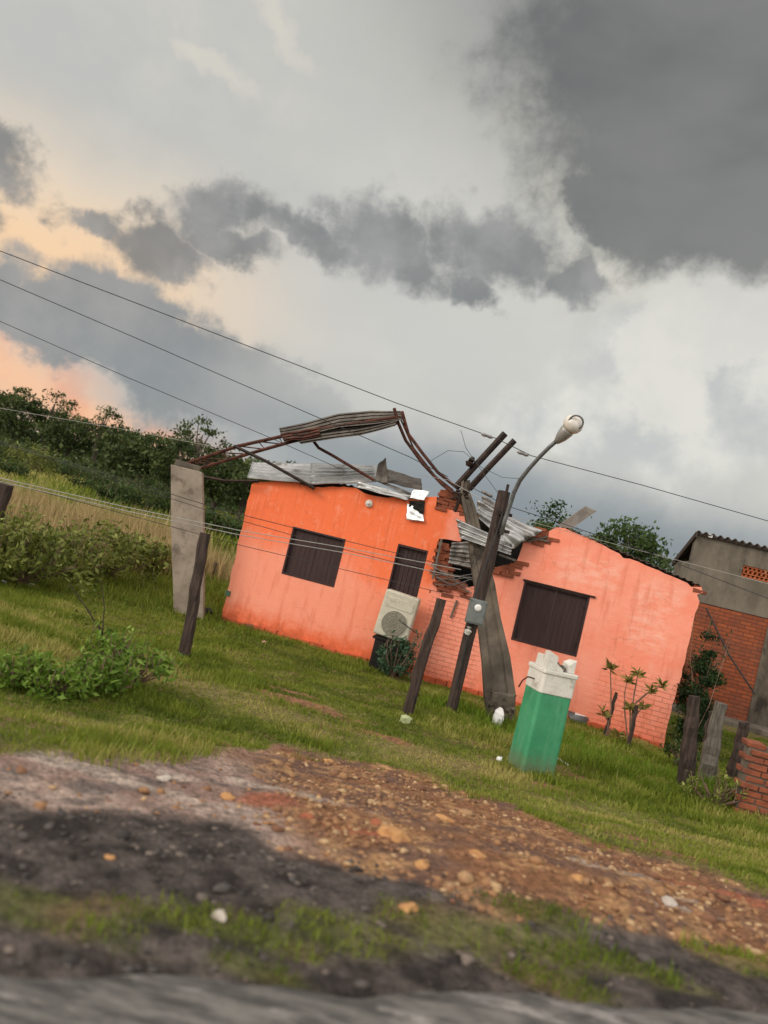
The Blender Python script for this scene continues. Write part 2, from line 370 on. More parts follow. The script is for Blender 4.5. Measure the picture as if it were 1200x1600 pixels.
def ground_colour(x, y):
    n1 = fbm(x*1.3, y*1.3, 4)[..., None]; n2 = fbm(x*7+5, y*7, 4)[..., None]; n3 = fbm(x*3+50, y*3+9, 4)[..., None]
    A = lambda *c: np.array(c)
    mixc = lambda a, b, t: a*(1-t)+b*t
    soil_dark = mixc(A(.034, .028, .026), A(.095, .078, .07), sm(.35, .7, n2))
    sand = mixc(A(.36, .27, .225), A(.24, .16, .13), sm(.35, .65, n3))
    sand = mixc(sand, A(.10, .085, .08), sm(.52, .68, n2)*.7)
    gravel = mixc(A(.22, .105, .052), A(.15, .085, .06), sm(.35, .65, n3)); gravel = mixc(gravel, A(.40, .23, .11), sm(.52, .7, n2)*.8)
    red = A(.36, .12, .065)
    xs = x[..., None]; ys = y[..., None]
    c = soil_dark
    up = sm(-.12, .16, (y-b_mid(x)+wobble(x, y, .9, 2.2)))[..., None]
    gx0 = G(470, 1290).x
    rightness = sm(-.5, .35, (x-gx0+(y-G(470, 1290).y)*.25+wobble(x, y, .8, 2)))[..., None]
    c = mixc(c, mixc(sand, gravel, rightness), up)
    redm = ell(x, y, [(*G(415, 1245).xy, .2, .26), (*G(570, 1300).xy, .3, .06), (*G(880, 1215).xy, .5, .06), (*G(960, 1310).xy, .4, .1), (*G(1150, 1400).xy, .5, .12)], 1.4, .5)[..., None]
    c = mixc(c, mixc(red, red*.7, n2), redm*.85)
    pale = ell(x, y, [(*G(1100, 1430).xy, .32, .035), (*G(1060, 1405).xy, .18, .03), (*G(960, 1360).xy, .4, .05), (*G(250, 1200).xy, .3, .08), (*G(450, 1235).xy, .6, .05), (*G(100, 1190).xy, 1.0, .12)], 1.3, .6)[..., None]
    c = mixc(c, A(.45, .38, .32), pale*.5)
    bare = ell(x, y, BF, 1.5, .6)[..., None]
    turf = mixc(A(.085, .095, .018), A(.16, .15, .045), sm(.35, .65, n1)); turf = mixc(turf, A(.20, .13, .065), sm(.45, .68, n3)*.7)
    turf = mixc(turf, A(.19, .15, .06), ell(x, y, DF, 1.5, .3)[..., None]*.7)
    gm = sm(-.15, .3, (y-b_grass(x)+wobble(x, y, 1.0, 1.6)))[..., None]
    c = mixc(c, turf, np.maximum(gm, ell(x, y, TF)[..., None]*.6))
    c = mixc(c, mixc(A(.28, .125, .07), A(.20, .10, .06), n2), bare*gm*.9)
    fieldc = mixc(A(.10, .105, .03), A(.17, .15, .05), sm(.4, .6, fbm(x*.15, y*.15, 3))[..., None])
    c = mixc(c, fieldc, sm(18, 26, y)[..., None])
    return c
def axis(lo, a, b, hi, step, grow=1.16):
    mid_ = list(np.arange(a, b, step)); s = step; v = mid_[-1]; up_ = []
    while v < hi: s *= grow; v += s; up_.append(v)
    s = step; v = a; dn = []
    while v > lo: s *= grow; v -= s; dn.append(v)
    return np.array(dn[::-1]+mid_+up_)
gx = axis(-900, -6.5, 8, 900, .045); gy = axis(-200, 1.8, 12.5, 1400, .045)
XX, YY = np.meshgrid(gx, gy)
# pebbly relief in the bare verge
ZZ = H(XX, YY)
bareness = (1-grassness(XX, YY))*(1-sm(14, 18, YY))*(YY > b_road(XX))
ZZ = ZZ + bareness*(fbm(XX*14, YY*14, 3)-.45)*.035
CC = ground_colour(XX, YY)
nx, ny = len(gx), len(gy)
idx = np.arange(nx*ny).reshape(ny, nx)
Fq = np.stack([idx[:-1, :-1], idx[:-1, 1:], idx[1:, 1:], idx[1:, :-1]], -1).reshape(-1, 4)
gm_, T, b = newmat('ground_soil')
ca = T.n('ShaderNodeAttribute', attribute_name='cover').outputs['Color']
oc = T.n('ShaderNodeTexCoord').outputs['Object']
n1 = T.noise(oc, 14, 8, .65); n2 = T.noise(oc, 60, 5, .6); vo = T.n('ShaderNodeTexVoronoi'); T.L.new(oc, vo.inputs['Vector']); vo.inputs['Scale'].default_value = 38
vc = T.xyz(vo.outputs['Color'])[0]
f = T.m('ADD', T.ss(n1, .3, .7, .65, 1.3), T.m('MULTIPLY', T.m('SUBTRACT', vc, .5), .5))
c = T.mix(1.0, ca, T.mix(0, (0, 0, 0, 1), (0, 0, 0, 1)), 'ADD')
cm = T.n('ShaderNodeVectorMath', operation='SCALE'); T.L.new(ca, cm.inputs[0]); T.L.new(f, cm.inputs['Scale'])
T.L.new(cm.outputs[0], b.inputs['Base Color']); b.inputs['Roughness'].default_value = .95; b.inputs['Specular IOR Level'].default_value = .2
bump(T, b, T.m('ADD', n1, T.m('ADD', T.m('MULTIPLY', n2, .3), T.m('MULTIPLY', vo.outputs['Distance'], -.5))), .02)
ground = npmesh('ground', np.stack([XX, YY, ZZ], -1).reshape(-1, 3), Fq, gm_, attrs={'cover': ('FLOAT_COLOR', np.concatenate([CC, np.ones((ny, nx, 1))], -1).reshape(-1, 4))}, smooth=True)
tag(ground, kind='structure')
# road: asphalt sheet with a crumbling edge, with thickness down to the shoulder
def build_road():
    xs = np.concatenate([np.arange(-60, -4, 2), np.arange(-4, 8, .04), np.arange(8, 60, 2)])
    ed = b_road(np.clip(xs, -3, 6)) + np.tan(RA)*(xs-np.clip(xs, -3, 6)) + (fbm(xs*3, xs*0+2, 4)-.5)*.22
    rows = []
    for k in (0, .02, .15, .4, .8, 1.5, 3, 6, 9):
        y = ed-k; z = Hs(xs, y)*0+.765 + (0.004 if k else -.07) + (fbm(xs*8, y*8, 3)-.5)*.012*(k < 3)
        rows.append(np.stack([xs, y, z], -1))
    V = np.concatenate(rows); n = len(xs); Fr = []
    i = np.arange(n-1)
    for r in range(len(rows)-1): Fr.append(np.stack([r*n+i, (r+1)*n+i, (r+1)*n+i+1, r*n+i+1], -1))
    o = npmesh('road', V, np.concatenate(Fr), M['asphalt'], smooth=True); tag(o, kind='structure')
build_road()

# ------------------------------------------------------------------ the damaged house
HL = G(345, 970); HL.z = 0; HR = G(1036, 1170); HR.z = 0
_d = EYE.z  # both ends stand on z = 0
def on0(px, py):
    d = ray(px, py); return EYE+d*(EYE.z/-d.z)
HL = on0(345, 970); HR = on0(1036, 1171)
e = (HR-HL); LEN = e.length; e.normalize(); HANG = math.atan2(e.y, e.x); nrm = Vector((e.y, -e.x, 0))   # nrm faces the camera
if nrm.y > 0: nrm = -nrm
def wl(px, py, off=0.0):
    """point in house space on the plane `off` metres in front of the facade: x along it, y into the house, z up"""
    d = ray(px, py); t = ((HL+nrm*off)-EYE).dot(nrm)/d.dot(nrm); p = EYE+d*t
    q = p-HL; return Vector((q.dot(e), -off, p.z))
def ww(px, py, off=0.0):
    q = wl(px, py, off); return HL+e*q.x+nrm*off+Vector((0, 0, q.z))
print('house', HL, HR, LEN, math.degrees(HANG), 'top', wl(393, 757), wl(1096, 917))
house = empty('damaged_house', HL, 'coral painted single-storey house with dark brown shutters and a torn-off roof', 'house', rz=HANG)

def pier_paint():
    mt, T, b = newmat('pier_green'); oc = T.n('ShaderNodeTexCoord').outputs['Object']; x, y, z = T.xyz(oc)
    n = T.noise(oc, 3, 6, .6); n2 = T.noise(oc, 13, 8, .7); st = T.noise(T.scl(oc, (5, 5, .5)), 2, 6, .6)
    c = T.mix(T.ss(n, .35, .65), (.035, .25, .115, 1), (.055, .30, .145, 1))
    c = T.mix(T.m('MULTIPLY', T.ss(st, .48, .66), .55), c, (.11, .34, .20, 1))
    c = T.mix(T.m('MULTIPLY', T.ss(n2, .60, .66), .6), c, (.07, .16, .09, 1))
    c = T.mix(T.ss(T.noise(oc, 7, 9, .75), .665, .685), c, (.33, .31, .26, 1))
    c = T.mix(T.m('MULTIPLY', T.ss(T.m('ADD', z, T.m('MULTIPLY', T.m('SUBTRACT', n2, .5), .5)), .32, .0), .7), c, (.14, .11, .06, 1))
    T.L.new(c, b.inputs['Base Color']); b.inputs['Roughness'].default_value = .6; bump(T, b, T.m('ADD', n2, n), .006); return mt
M['pier_green'] = pier_paint()
M['pole_concrete'] = basic('pole_concrete', (.075, .062, .047, 1), (.14, .115, .088, 1), 3, .92, c3=(.035, .029, .023, 1), bumpd=.02, stretch=(1, 1, .5))
def facade_mat():
    mt, T, b = newmat('facade_paint')
    oc = T.n('ShaderNodeTexCoord').outputs['Object']; x, y, z = T.xyz(oc)
    n1 = T.noise(oc, 1.1, 7, .62); n2 = T.noise(oc, 4.5, 7, .65); n3 = T.noise(oc, 22, 5, .6)
    drip = T.noise(T.scl(oc, (3.2, 1, .5)), 2.2, 6, .6)
    xs = wl(680, 900).x
    orange = lin(242, 120, 76); salmon = lin(243, 154, 127); pink = lin(249, 158, 134); palep = lin(250, 188, 168); deep = lin(226, 98, 48)
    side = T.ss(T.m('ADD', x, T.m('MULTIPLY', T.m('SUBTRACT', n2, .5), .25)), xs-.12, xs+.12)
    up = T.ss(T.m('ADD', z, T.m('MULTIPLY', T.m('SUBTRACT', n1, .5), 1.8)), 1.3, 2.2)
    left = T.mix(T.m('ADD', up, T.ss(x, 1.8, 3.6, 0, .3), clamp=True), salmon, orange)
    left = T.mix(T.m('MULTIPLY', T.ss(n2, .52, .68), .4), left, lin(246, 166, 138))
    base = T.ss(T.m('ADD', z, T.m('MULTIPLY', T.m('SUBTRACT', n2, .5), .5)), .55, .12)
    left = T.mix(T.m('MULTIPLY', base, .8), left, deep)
    right = T.mix(T.ss(n1, .35, .65), pink, lin(245, 144, 116))
    # rubbed, paler rectangles of old paint
    def rect(x0, x1, z0, z1):
        a = T.m('MULTIPLY', T.ss(x, x0-.12, x0+.12), T.ss(x, x1+.12, x1-.12)); c_ = T.m('MULTIPLY', T.ss(z, z0-.12, z0+.12), T.ss(z, z1+.12, z1-.12))
        return T.m('MULTIPLY', a, c_)
    q = lambda px, py: wl(px, py)
    pr = T.m('MAXIMUM', rect(q(880, 860).x, q(980, 860).x, q(900, 915).z, q(900, 862).z), rect(q(985, 950).x, q(1050, 950).x, q(1010, 1015).z, q(1010, 925).z))
    pr = T.m('MAXIMUM', pr, rect(q(1000, 900).x, q(1080, 900).x, q(1040, 950).z, q(1040, 910).z))
    pr = T.m('ADD', T.m('MULTIPLY', pr, .6), .18)
    right = T.mix(T.m('MULTIPLY', pr, T.ss(T.noise(T.scl(oc, (1, 1, 2.6)), 3.6, 9, .72), .36, .66)), right, palep)
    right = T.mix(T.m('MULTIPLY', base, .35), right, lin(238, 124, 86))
    c = T.mix(side, left, right)
    c = T.mix(T.m('MULTIPLY', T.ss(drip, .50, .70), .38), c, lin(206, 96, 62))
    c = T.mix(T.m('MULTIPLY', T.ss(T.noise(T.scl(oc, (6, 1, .35)), 3, 6, .6), .56, .70), .30), c, lin(240, 176, 150))
    c = T.mix(T.m('MULTIPLY', T.ss(n3, .60, .74), .25), c, lin(200, 120, 95))
    vo_ = T.n('ShaderNodeTexVoronoi', feature='DISTANCE_TO_EDGE'); T.L.new(oc, vo_.inputs['Vector']); vo_.inputs['Scale'].default_value = 1.1
    wv = T.n('ShaderNodeVectorMath', operation='ADD'); T.L.new(oc, wv.inputs[0]); T.L.new(T.scl(T.noise(oc, 3, 6, .7, color=True), (.5, .5, .5)), wv.inputs[1]); T.L.new(wv.outputs[0], vo_.inputs['Vector'])
    crack = T.m('MULTIPLY', T.ss(vo_.outputs['Distance'], .008, .002), T.ss(n1, .50, .60))
    c = T.mix(T.m('MULTIPLY', crack, .32), c, lin(150, 80, 58))
    # soot-coloured mould at the far left foot, crumbled render in specks
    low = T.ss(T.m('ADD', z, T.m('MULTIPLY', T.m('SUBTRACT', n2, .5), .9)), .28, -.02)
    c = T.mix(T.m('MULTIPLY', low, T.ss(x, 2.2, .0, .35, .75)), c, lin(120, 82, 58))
    c = T.mix(T.ss(T.noise(oc, 9, 8, .75), .70, .73), c, lin(214, 150, 122))
    T.L.new(c, b.inputs['Base Color']); b.inputs['Roughness'].default_value = .9; b.inputs['Specular IOR Level'].default_value = .2
    br = T.n('ShaderNodeTexBrick'); cv = T.n('ShaderNodeCombineXYZ'); T.L.new(x, cv.inputs[0]); T.L.new(z, cv.inputs[1])
    T.L.new(cv.outputs[0], br.inputs['Vector']); br.inputs['Scale'].default_value = 1; br.inputs['Brick Width'].default_value = .24; br.inputs['Row Height'].default_value = .085
    br.inputs['Mortar Size'].default_value = .008; br.inputs['Mortar Smooth'].default_value = .6
    bm_ = T.m('ADD', T.m('MULTIPLY', T.ss(x, q(960, 1100).x-.7, q(960, 1100).x+.5), T.ss(z, 1.35, .75)),
              T.m('MULTIPLY', T.m('MULTIPLY', T.ss(x, q(650, 1000).x, q(665, 1000).x), T.ss(x, q(745, 1000).x+.2, q(745, 1000).x)), T.ss(z, 1.9, 1.2, 0, .8)), clamp=True)
    hgt = T.m('ADD', T.m('MULTIPLY', T.m('MULTIPLY', br.outputs['Fac'], bm_), -1.5), T.m('ADD', T.m('MULTIPLY', n2, .9), T.m('MULTIPLY', n3, .35)))
    bump(T, b, hgt, .012)
    return mt
M['facade'] = facade_mat()
def jagged(pts, n_per=.12, amp=.018, keep=()):
    out = []
    for i in range(len(pts)):
        a, c = pts[i], pts[(i+1) % len(pts)]; out.append(a)
        if i in keep: continue
        L = math.dist(a, c); k = int(L/n_per)
        for j in range(1, k):
            t = j/k; out.append((a[0]+(c[0]-a[0])*t+random.uniform(-amp, amp), a[1]+(c[1]-a[1])*t+random.uniform(-amp, amp)))
    return out
def plate(mb, outer, holes, y0, y1, mi_face=0, mi_edge=1, mi_back=0):
    loops = [outer]+holes; V3 = [[Vector((p[0], p[1], 0)) for p in L] for L in loops]
    tris = tessellate_polygon(V3); flat = [p for L in loops for p in L]; n = len(flat)
    vs = [(p[0], y0, p[1]) for p in flat]+[(p[0], y1, p[1]) for p in flat]; b0 = len(mb.v)
    mb.add(vs, [], 0)
    for t in tris:
        mb.f.append([b0+i for i in t]); mb.mi.append(mi_face); mb.f.append([b0+n+i for i in t[::-1]]); mb.mi.append(mi_back)
    o = 0
    for L in loops:
        k = len(L)
        for i in range(k):
            j = (i+1) % k; mb.f.append([b0+o+i, b0+o+j, b0+n+o+j, b0+n+o+i]); mb.mi.append(mi_edge)
        o += k
q2 = lambda L: [(wl(*p).x, wl(*p).z) for p in L]
WIN1 = [(458, 822), (540, 843), (522, 918), (440, 896)]; WIN2 = [(820, 907), (920, 932), (903, 1026), (798, 1000)]
DOOR = [(623, 849), (664, 860), (630, 1046), (577, 1033)]
def rectify(L):
    p = q2(L); x0 = (p[0][0]+p[3][0])/2; x1 = (p[1][0]+p[2][0])/2; z1 = (p[0][1]+p[1][1])/2; z0 = (p[2][1]+p[3][1])/2
    return x0, x1, z0, z1
w1r, w2r, dr = rectify(WIN1), rectify(WIN2), rectify(DOOR)
print('win', w1r, w2r, dr)
rc = lambda r: [(r[0], r[2]), (r[1], r[2]), (r[1], r[3]), (r[0], r[3])]
top_px = [(393, 757), (402, 752), (428, 752), (464, 754), (488, 762), (520, 760), (556, 762), (568, 770), (600, 777), (640, 778), (683, 776),
          (681, 792), (706, 797), (731, 804), (727, 830), (719, 846), (686, 842), (681, 862), (677, 884), (690, 900), (708, 905), (730, 918), (745, 915), (766, 893), (790, 888), (806, 880),
          (811, 868), (818, 848), (832, 843), (855, 849), (858, 830), (869, 824), (882, 825), (927, 844), (968, 865), (974, 872), (984, 873), (1008, 883), (1049, 900), (1074, 911), (1080, 917), (1096, 917),
          (1098, 926), (1089, 929), (1093, 940), (1084, 968), (1077, 1003), (1070, 1035), (1059, 1072), (1049, 1111)]
dx0, dx1, dz0, dz1 = dr
outer = [(0.0, -.15), (dx0, -.15), (dx0, dz1), (dx1, dz1), (dx1, -.15), (LEN, -.15)] + q2(top_px)[::-1]
outer = [outer[0]]+outer[1:5]+jagged(outer[5:]+[outer[0]], .1, .014)[:-1]
mb = MB()
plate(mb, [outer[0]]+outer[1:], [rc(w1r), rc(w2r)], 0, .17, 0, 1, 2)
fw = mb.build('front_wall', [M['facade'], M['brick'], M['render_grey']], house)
# side, rear and inner walls
DEP = 5.6
mb = MB(); zl = wl(393, 757).z
plate(mb, jagged([(0.17, -.15), (DEP, -.15), (DEP, zl-.02), (2.5, zl+.25), (.17, zl-.02)], .4, .01), [], 0, .15)
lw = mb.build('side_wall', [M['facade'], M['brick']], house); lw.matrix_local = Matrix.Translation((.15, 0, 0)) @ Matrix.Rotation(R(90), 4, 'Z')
mb = MB(); zr = wl(1096, 917).z
plate(mb, jagged([(0.172, -.15), (DEP, -.15), (DEP, zr-.5), (.172, zr-.1)], .2, .02), [], 0, .15)
rw = mb.build('side_wall', [M['render_grey'], M['brick']], house); rw.matrix_local = Matrix.Translation((LEN, 0, 0)) @ Matrix.Rotation(R(90), 4, 'Z')
mb = MB()
plate(mb, jagged([(0.155, -.15), (LEN-.155, -.15), (LEN-.155, 2.3), (LEN*.5, 2.5), (.155, 2.75)], .3, .02), [], DEP-.16, DEP-.003)
mb.build('rear_wall', [M['render_grey'], M['brick']], house)
mb = MB()
plate(mb, jagged([(.173, 0), (DEP-.2, 0), (DEP-.2, 2.4), (2, 2.5), (1, 2.1), (.173, 2.2)], .15, .03), [], 0, .12)
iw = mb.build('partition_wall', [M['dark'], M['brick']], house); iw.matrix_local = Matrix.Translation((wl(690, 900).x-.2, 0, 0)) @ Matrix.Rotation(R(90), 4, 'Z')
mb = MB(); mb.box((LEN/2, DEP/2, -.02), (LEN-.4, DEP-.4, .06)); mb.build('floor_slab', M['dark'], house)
# crumbling foot of the wall
plm = basic('plinth_paint', lin(196, 96, 62), lin(170, 82, 54), 4, .95, c3=lin(120, 78, 60), bumpd=.01)
mb = MB(); x = 0.05; pld = False
while x < LEN-.1:
    L = random.uniform(.14, .3)
    if x > dx1 and not pld: mb.build('plinth', plm, house, bevel=.01); mb = MB(); pld = True
    if not (dx0-.1 < x < dx1+.05):
        mb.box((x+L/2, -.03-random.uniform(0, .015), .03+random.uniform(-.02, .02)), (L*.96, .06, .15), jit=.008)
    x += L
mb.build('plinth', plm, house, bevel=.01)

def window(r, name='window'):
    x0, x1, z0, z1 = r; mb = MB(); ym = .07
    xm = (x0+x1)/2
    for a, c_ in ((x0+.03, xm-.004), (xm+.004, x1-.03)):
        mb.box(((a+c_)/2, ym, (z0+z1)/2), (c_-a, .03, z1-z0-.06))
        k = int((c_-a)/.09)
        for i in range(1, k): mb.box((a+(c_-a)*i/k, ym-.0165, (z0+z1)/2), (.012, .006, z1-z0-.10))
    o = mb.build(name, M['brown_paint'], house, bevel=.002)
    fr = MB(); w_ = .035
    for cx, cz, sx, sz in ((xm, z1-w_/2, x1-x0-.004, w_), (xm, z0+w_/2, x1-x0-.004, w_), (x0+w_/2+.002, (z0+z1)/2, w_, z1-z0-2*w_), (x1-w_/2-.002, (z0+z1)/2, w_, z1-z0-2*w_)):
        fr.box((cx, .035, cz), (sx, .09, sz))
    fr.build('frame', M['brown_paint'], o, bevel=.003)
    for zz in (.2, .8):
        for xx in (x0+.05, x1-.05): hg = MB(); hg.box((xx, .045, z0+(z1-z0)*zz), (.05, .012, .03)); hg.build('hinge', M['steel_dark'], o)
    return o
window(w1r); wo = window(w2r)
lt = MB(); lt.box(((w2r[0]+w2r[1])/2+.03, -.012, w2r[3]+.012), (w2r[1]-w2r[0]+.12, .05, .03)); lt.build('lintel', M['steel_dark'], wo)
# door, ajar in a dark opening
mb = MB(); wdt = dx1-dx0
for i in range(6):
    mb.box((dx0+.03+(wdt-.06)*(i+.5)/6, .1, (dz0+dz1)/2+.02), ((wdt-.06)/6-.008, .03, dz1-dz0-.06))
for zz in (.35, 1.0, dz1-.3): mb.box(((dx0+dx1)/2, .078, zz), (wdt-.08, .012, .07))
dr_o = mb.build('door', M['brown_paint'], house, bevel=.002)
fr = MB()
for cx in (dx0+.015, dx1-.015): fr.box((cx, .06, (dz1+0)/2), (.03, .1, dz1))
fr.box(((dx0+dx1)/2, .06, dz1-.02), (wdt-.064, .1, .04)); fr.build('frame', M['brown_paint'], dr_o)
hb = MB(); hb.tube([(dx1-.09, .06, 1.0), (dx1-.09, .03, 1.0), (dx1-.09, .03, .88), (dx1-.09, .06, .88)], .008, 6); hb.build('handle', M['zinc'], dr_o)
# round wall light
p = wl(577, 787); mb = MB(); mb.tube([(p.x, 0, p.z), (p.x, -.03, p.z), (p.x, -.05, p.z), (p.x, -.055, p.z)], [.075, .075, .055, .01], 16)
lo = mb.build('wall_light', M['white'], house, smooth=False); lo['label'] = 'small round white fitting high on the orange wall'
mb = MB(); mb.tube([(p.x, -.055, p.z), (p.x, -.09, p.z), (p.x, -.1, p.z)], [.03, .026, .01], 10); mb.build('bulb', M['plastic_white'], lo)
p = wl(357, 927); mb = MB(); mb.box((p.x, -.02, p.z), (.09, .05, .1), jit=.01); mb.build('tap_box', M['leaf_blue'] if False else basic('tap_green', lin(70, 105, 85), lin(90, 115, 95), 9, .7), house)

# exposed bricks at the break
def bricks(mb, pxs, off=.02, rows=5, mi=0, jitter=.02, size=(.22, .11, .055)):
    P = q2(pxs); x0 = min(p[0] for p in P); x1 = max(p[0] for p in P); z0 = min(p[1] for p in P); z1 = max(p[1] for p in P)
    def inside(x, z):
        r = False; j = len(P)-1
        for i in range(len(P)):
            if (P[i][1] > z) != (P[j][1] > z) and x < (P[j][0]-P[i][0])*(z-P[i][1])/(P[j][1]-P[i][1])+P[i][0]: r = not r
            j = i
        return r
    z = z0; k = 0
    while z < z1:
        x = x0-(.11 if k % 2 else 0)
        while x < x1:
            if inside(x+.1, z+.03):
                Mr = Matrix.Rotation(random.uniform(-.12, .12), 4, 'Z') @ Matrix.Rotation(random.uniform(-.08, .08), 4, 'Y')
                mb.box((x+.11+random.uniform(-jitter, jitter), .06-off+random.uniform(-.03, .02), z+.03), size, Mr, mi, .006)
            x += .235
        z += .068; k += 1
for off_, PX in ((.0, [(679, 796), (686, 763), (706, 764), (726, 784), (733, 806)]), (.05, [(675, 880), (688, 850), (700, 850), (708, 905), (732, 915), (728, 925), (680, 920)]), (-.02, [(676, 905), (735, 918), (732, 940), (676, 928)]),
                 (.04, [(760, 905), (776, 885), (800, 880), (816, 872), (818, 888), (800, 898)]), (.0, [(830, 850), (845, 825), (862, 830), (862, 850)]), (.0, [(1082, 922), (1086, 912), (1098, 915), (1098, 928)])):
    mb = MB(); bricks(mb, PX, off_, size=(.232, .12, .064)); P_ = q2(PX); cx = sum(p[0] for p in P_)/len(P_); cz = sum(p[1] for p in P_)/len(P_)
    plate(mb, [(cx+(p[0]-cx)*.93, cz+(p[1]-cz)*.93) for p in P_], [], .045-off_, .15, 1, 1, 1)
    mb.build('exposed_brick', [M['brick_dirty'], M['brick_dirty']], house, bevel=.006)
mb = MB(); plate(mb, jagged(q2([(672, 960), (672, 800), (735, 800), (760, 812), (838, 840), (850, 870), (840, 960)]), .15, .02), [], .75, .87); mb.build('breach_shade_panel', [M['dark'], M['dark']], house)  # panel added behind the breach; its near-black colour stands for interior shade

# ---- corrugated sheets
def corr(mb, A, B, C, D, pitch=.09, depth=.012, nv=14, sag=0.0, twist=0.0, crumple=0.0, mi=0, along='u', seed=0):
    """sheet with corners A(u0,v0) B(u1,v0) C(u1,v1) D(u0,v1); ridges run along v, waves across u"""
    A, B, C, D = map(Vector, (A, B, C, D)); rr = random.Random(seed)
    L = (B-A).length; nu = max(8, int(L/pitch*6)); n = (B-A).cross(D-A).normalized()
    ph = [rr.uniform(0, 6) for _ in range(8)]; vs = []
    for j in range(nv+1):
        v = j/nv
        for i in range(nu+1):
            u = i/nu; p = (A*(1-u)+B*u)*(1-v)+(D*(1-u)+C*u)*v
            h = depth*math.sin(2*math.pi*u*L/pitch)
            h += sag*math.sin(math.pi*v) + twist*(u-.5)*(v-.5)
            h += crumple*(math.sin(u*5+ph[0]+v*3)*.5+math.sin(u*11+ph[1]-v*7+ph[2])*.3+math.sin(v*13+ph[3]+u*4)*.3)
            vs.append(p+n*h)
    fs = [(j*(nu+1)+i, j*(nu+1)+i+1, (j+1)*(nu+1)+i+1, (j+1)*(nu+1)+i) for j in range(nv) for i in range(nu)]
    mb.add(vs, fs, mi)
L3 = lambda px, py, off: wl(px, py, off)
# left roof: low sheets resting on the wall head; the back edge stands higher
def roofsheet(name, mat, corners, **kw):
    mb = MB(); corr(mb, *corners, **kw); return mb.build(name, mat, house, smooth=True, solid=.003)
roofsheet('roof_sheet', M['zinc'], (L3(386, 746, .12), L3(394, 723, -.9), L3(491, 725, -.9), L3(490, 756, .12)), depth=.022, pitch=.20, seed=1, crumple=.01)
roofsheet('roof_sheet', M['zinc'], (L3(484, 757, .135), L3(486, 723, -.92), L3(590, 726, -.9), L3(588, 752, .1)), depth=.022, pitch=.20, seed=2, crumple=.015)
roofsheet('roof_sheet', M['zinc_dark'], (L3(586, 750, .1), L3(606, 756, .05), L3(603, 716, -.2), L3(591, 724, -.2)), depth=.012, pitch=.2, seed=3, crumple=.02)
roofsheet('roof_sheet', M['zinc_dark'], (L3(604, 734, -.9), L3(606, 754, -.2), L3(660, 768, -.3), L3(658, 748, -.9)), depth=.014, pitch=.18, seed=4, crumple=.02)
roofsheet('roof_sheet', M['zinc_old'], (L3(584, 750, .0), L3(600, 752, .0), L3(652, 774, -.05), L3(640, 776, .0)), depth=.01, seed=5, crumple=.03)
roofsheet('roof_sheet', M['zinc'], (L3(560, 752, .15), L3(556, 762, .2), L3(636, 782, .1), L3(646, 774, .0)), depth=.012, pitch=.12, seed=25, crumple=.03)
# rear slopes so that the shell is roofed on the left
roofsheet('roof_sheet', M['zinc_old'], ((-.1, .92, 3.28), (3.2, .92, 3.33), (3.2, DEP+.1, 2.85), (-.1, DEP+.1, 2.85)), depth=.02, pitch=.16, seed=6)
zt = wl(880, 824).z; xt = wl(880, 824).x
roofsheet('roof_sheet', M['zinc_old'], ((xt+.05, -.03, zt+.005), (LEN+.02, -.03, zr+.02), (LEN+.02, DEP, zr-.5), (xt+.05, DEP, zt-.5)), depth=.012, pitch=.12, seed=7, nv=20)
o = roofsheet('flashing', M['foil'], (L3(640, 778, .06), L3(662, 782, .06), L3(672, 768, .0), L3(646, 764, .0)), depth=0, crumple=.012, seed=8)
o = roofsheet('flashing', M['foil'], (L3(635, 812, .06), L3(663, 815, .06), L3(660, 798, .02), L3(636, 786, .02)), depth=0, crumple=.012, seed=9)
mb = MB(); corr(mb, L3(638, 799, .03), L3(662, 804, .03), L3(664, 783, .03), L3(640, 782, .03), depth=0, crumple=.02, seed=10); mb.build('flashing', M['dark'], house, solid=.004)
# fallen sheets over the breach
roofsheet('fallen_sheet', M['zinc'], (L3(712, 810, 1.05), L3(719, 840, 1.05), L3(798, 867, 1.2), L3(801, 850, 1.1)), depth=.03, pitch=.11, seed=11, crumple=.03)
roofsheet('fallen_sheet', M['zinc'], (L3(745, 782, .1), L3(748, 812, .3), L3(798, 858, .35), L3(849, 830, .1)), depth=.03, pitch=.13, seed=12, crumple=.04)
roofsheet('fallen_sheet', M['zinc_old'], (L3(752, 776, -.2), L3(756, 800, .0), L3(800, 822, .0), L3(796, 792, -.2)), depth=.02, pitch=.1, seed=13, crumple=.05)
roofsheet('fallen_sheet', M['zinc_old'], (L3(706, 848, .1), L3(700, 880, .12), L3(742, 890, .15), L3(736, 846, .1)), depth=.02, pitch=.07, seed=14, crumple=.04)
mb = MB(); corr(mb, L3(735, 795, .1), L3(775, 820, .1), L3(768, 838, .05), L3(735, 820, .05), depth=0, crumple=.03, seed=15); mb.build('roof_felt', M['dark'], house, solid=.006)
# dangling reinforcement and laths in the breach
mb = MB()
for k in range(9):
    a = L3(675+random.uniform(-6, 8), 895+random.uniform(-15, 30), .12); c_ = L3(735+random.uniform(-10, 15), 905+random.uniform(-15, 25), .2); mid_ = (a+c_)/2+Vector((0, -.05, random.uniform(-.12, .06)))
    mb.tube([a, mid_, c_], .006, 5)
mb.build('loose_wire', M['zinc_old'], house)
for a_, b__, w1_, w2_ in ((L3(704, 965, .02), L3(714, 938, .02), .03, .05), (L3(779, 866, .1), L3(806, 876, .15), .05, .04), (L3(806, 836, .1), L3(858, 846, .02), .04, .03), (L3(824, 847, .06), L3(856, 838, .02), .03, .03), (L3(690, 842, .1), L3(676, 905, .15), .04, .03)):
    mb = MB(); mb.bar(a_, b__, w1_, w2_); mb.build('broken_lath', M['wood_grey'], house)

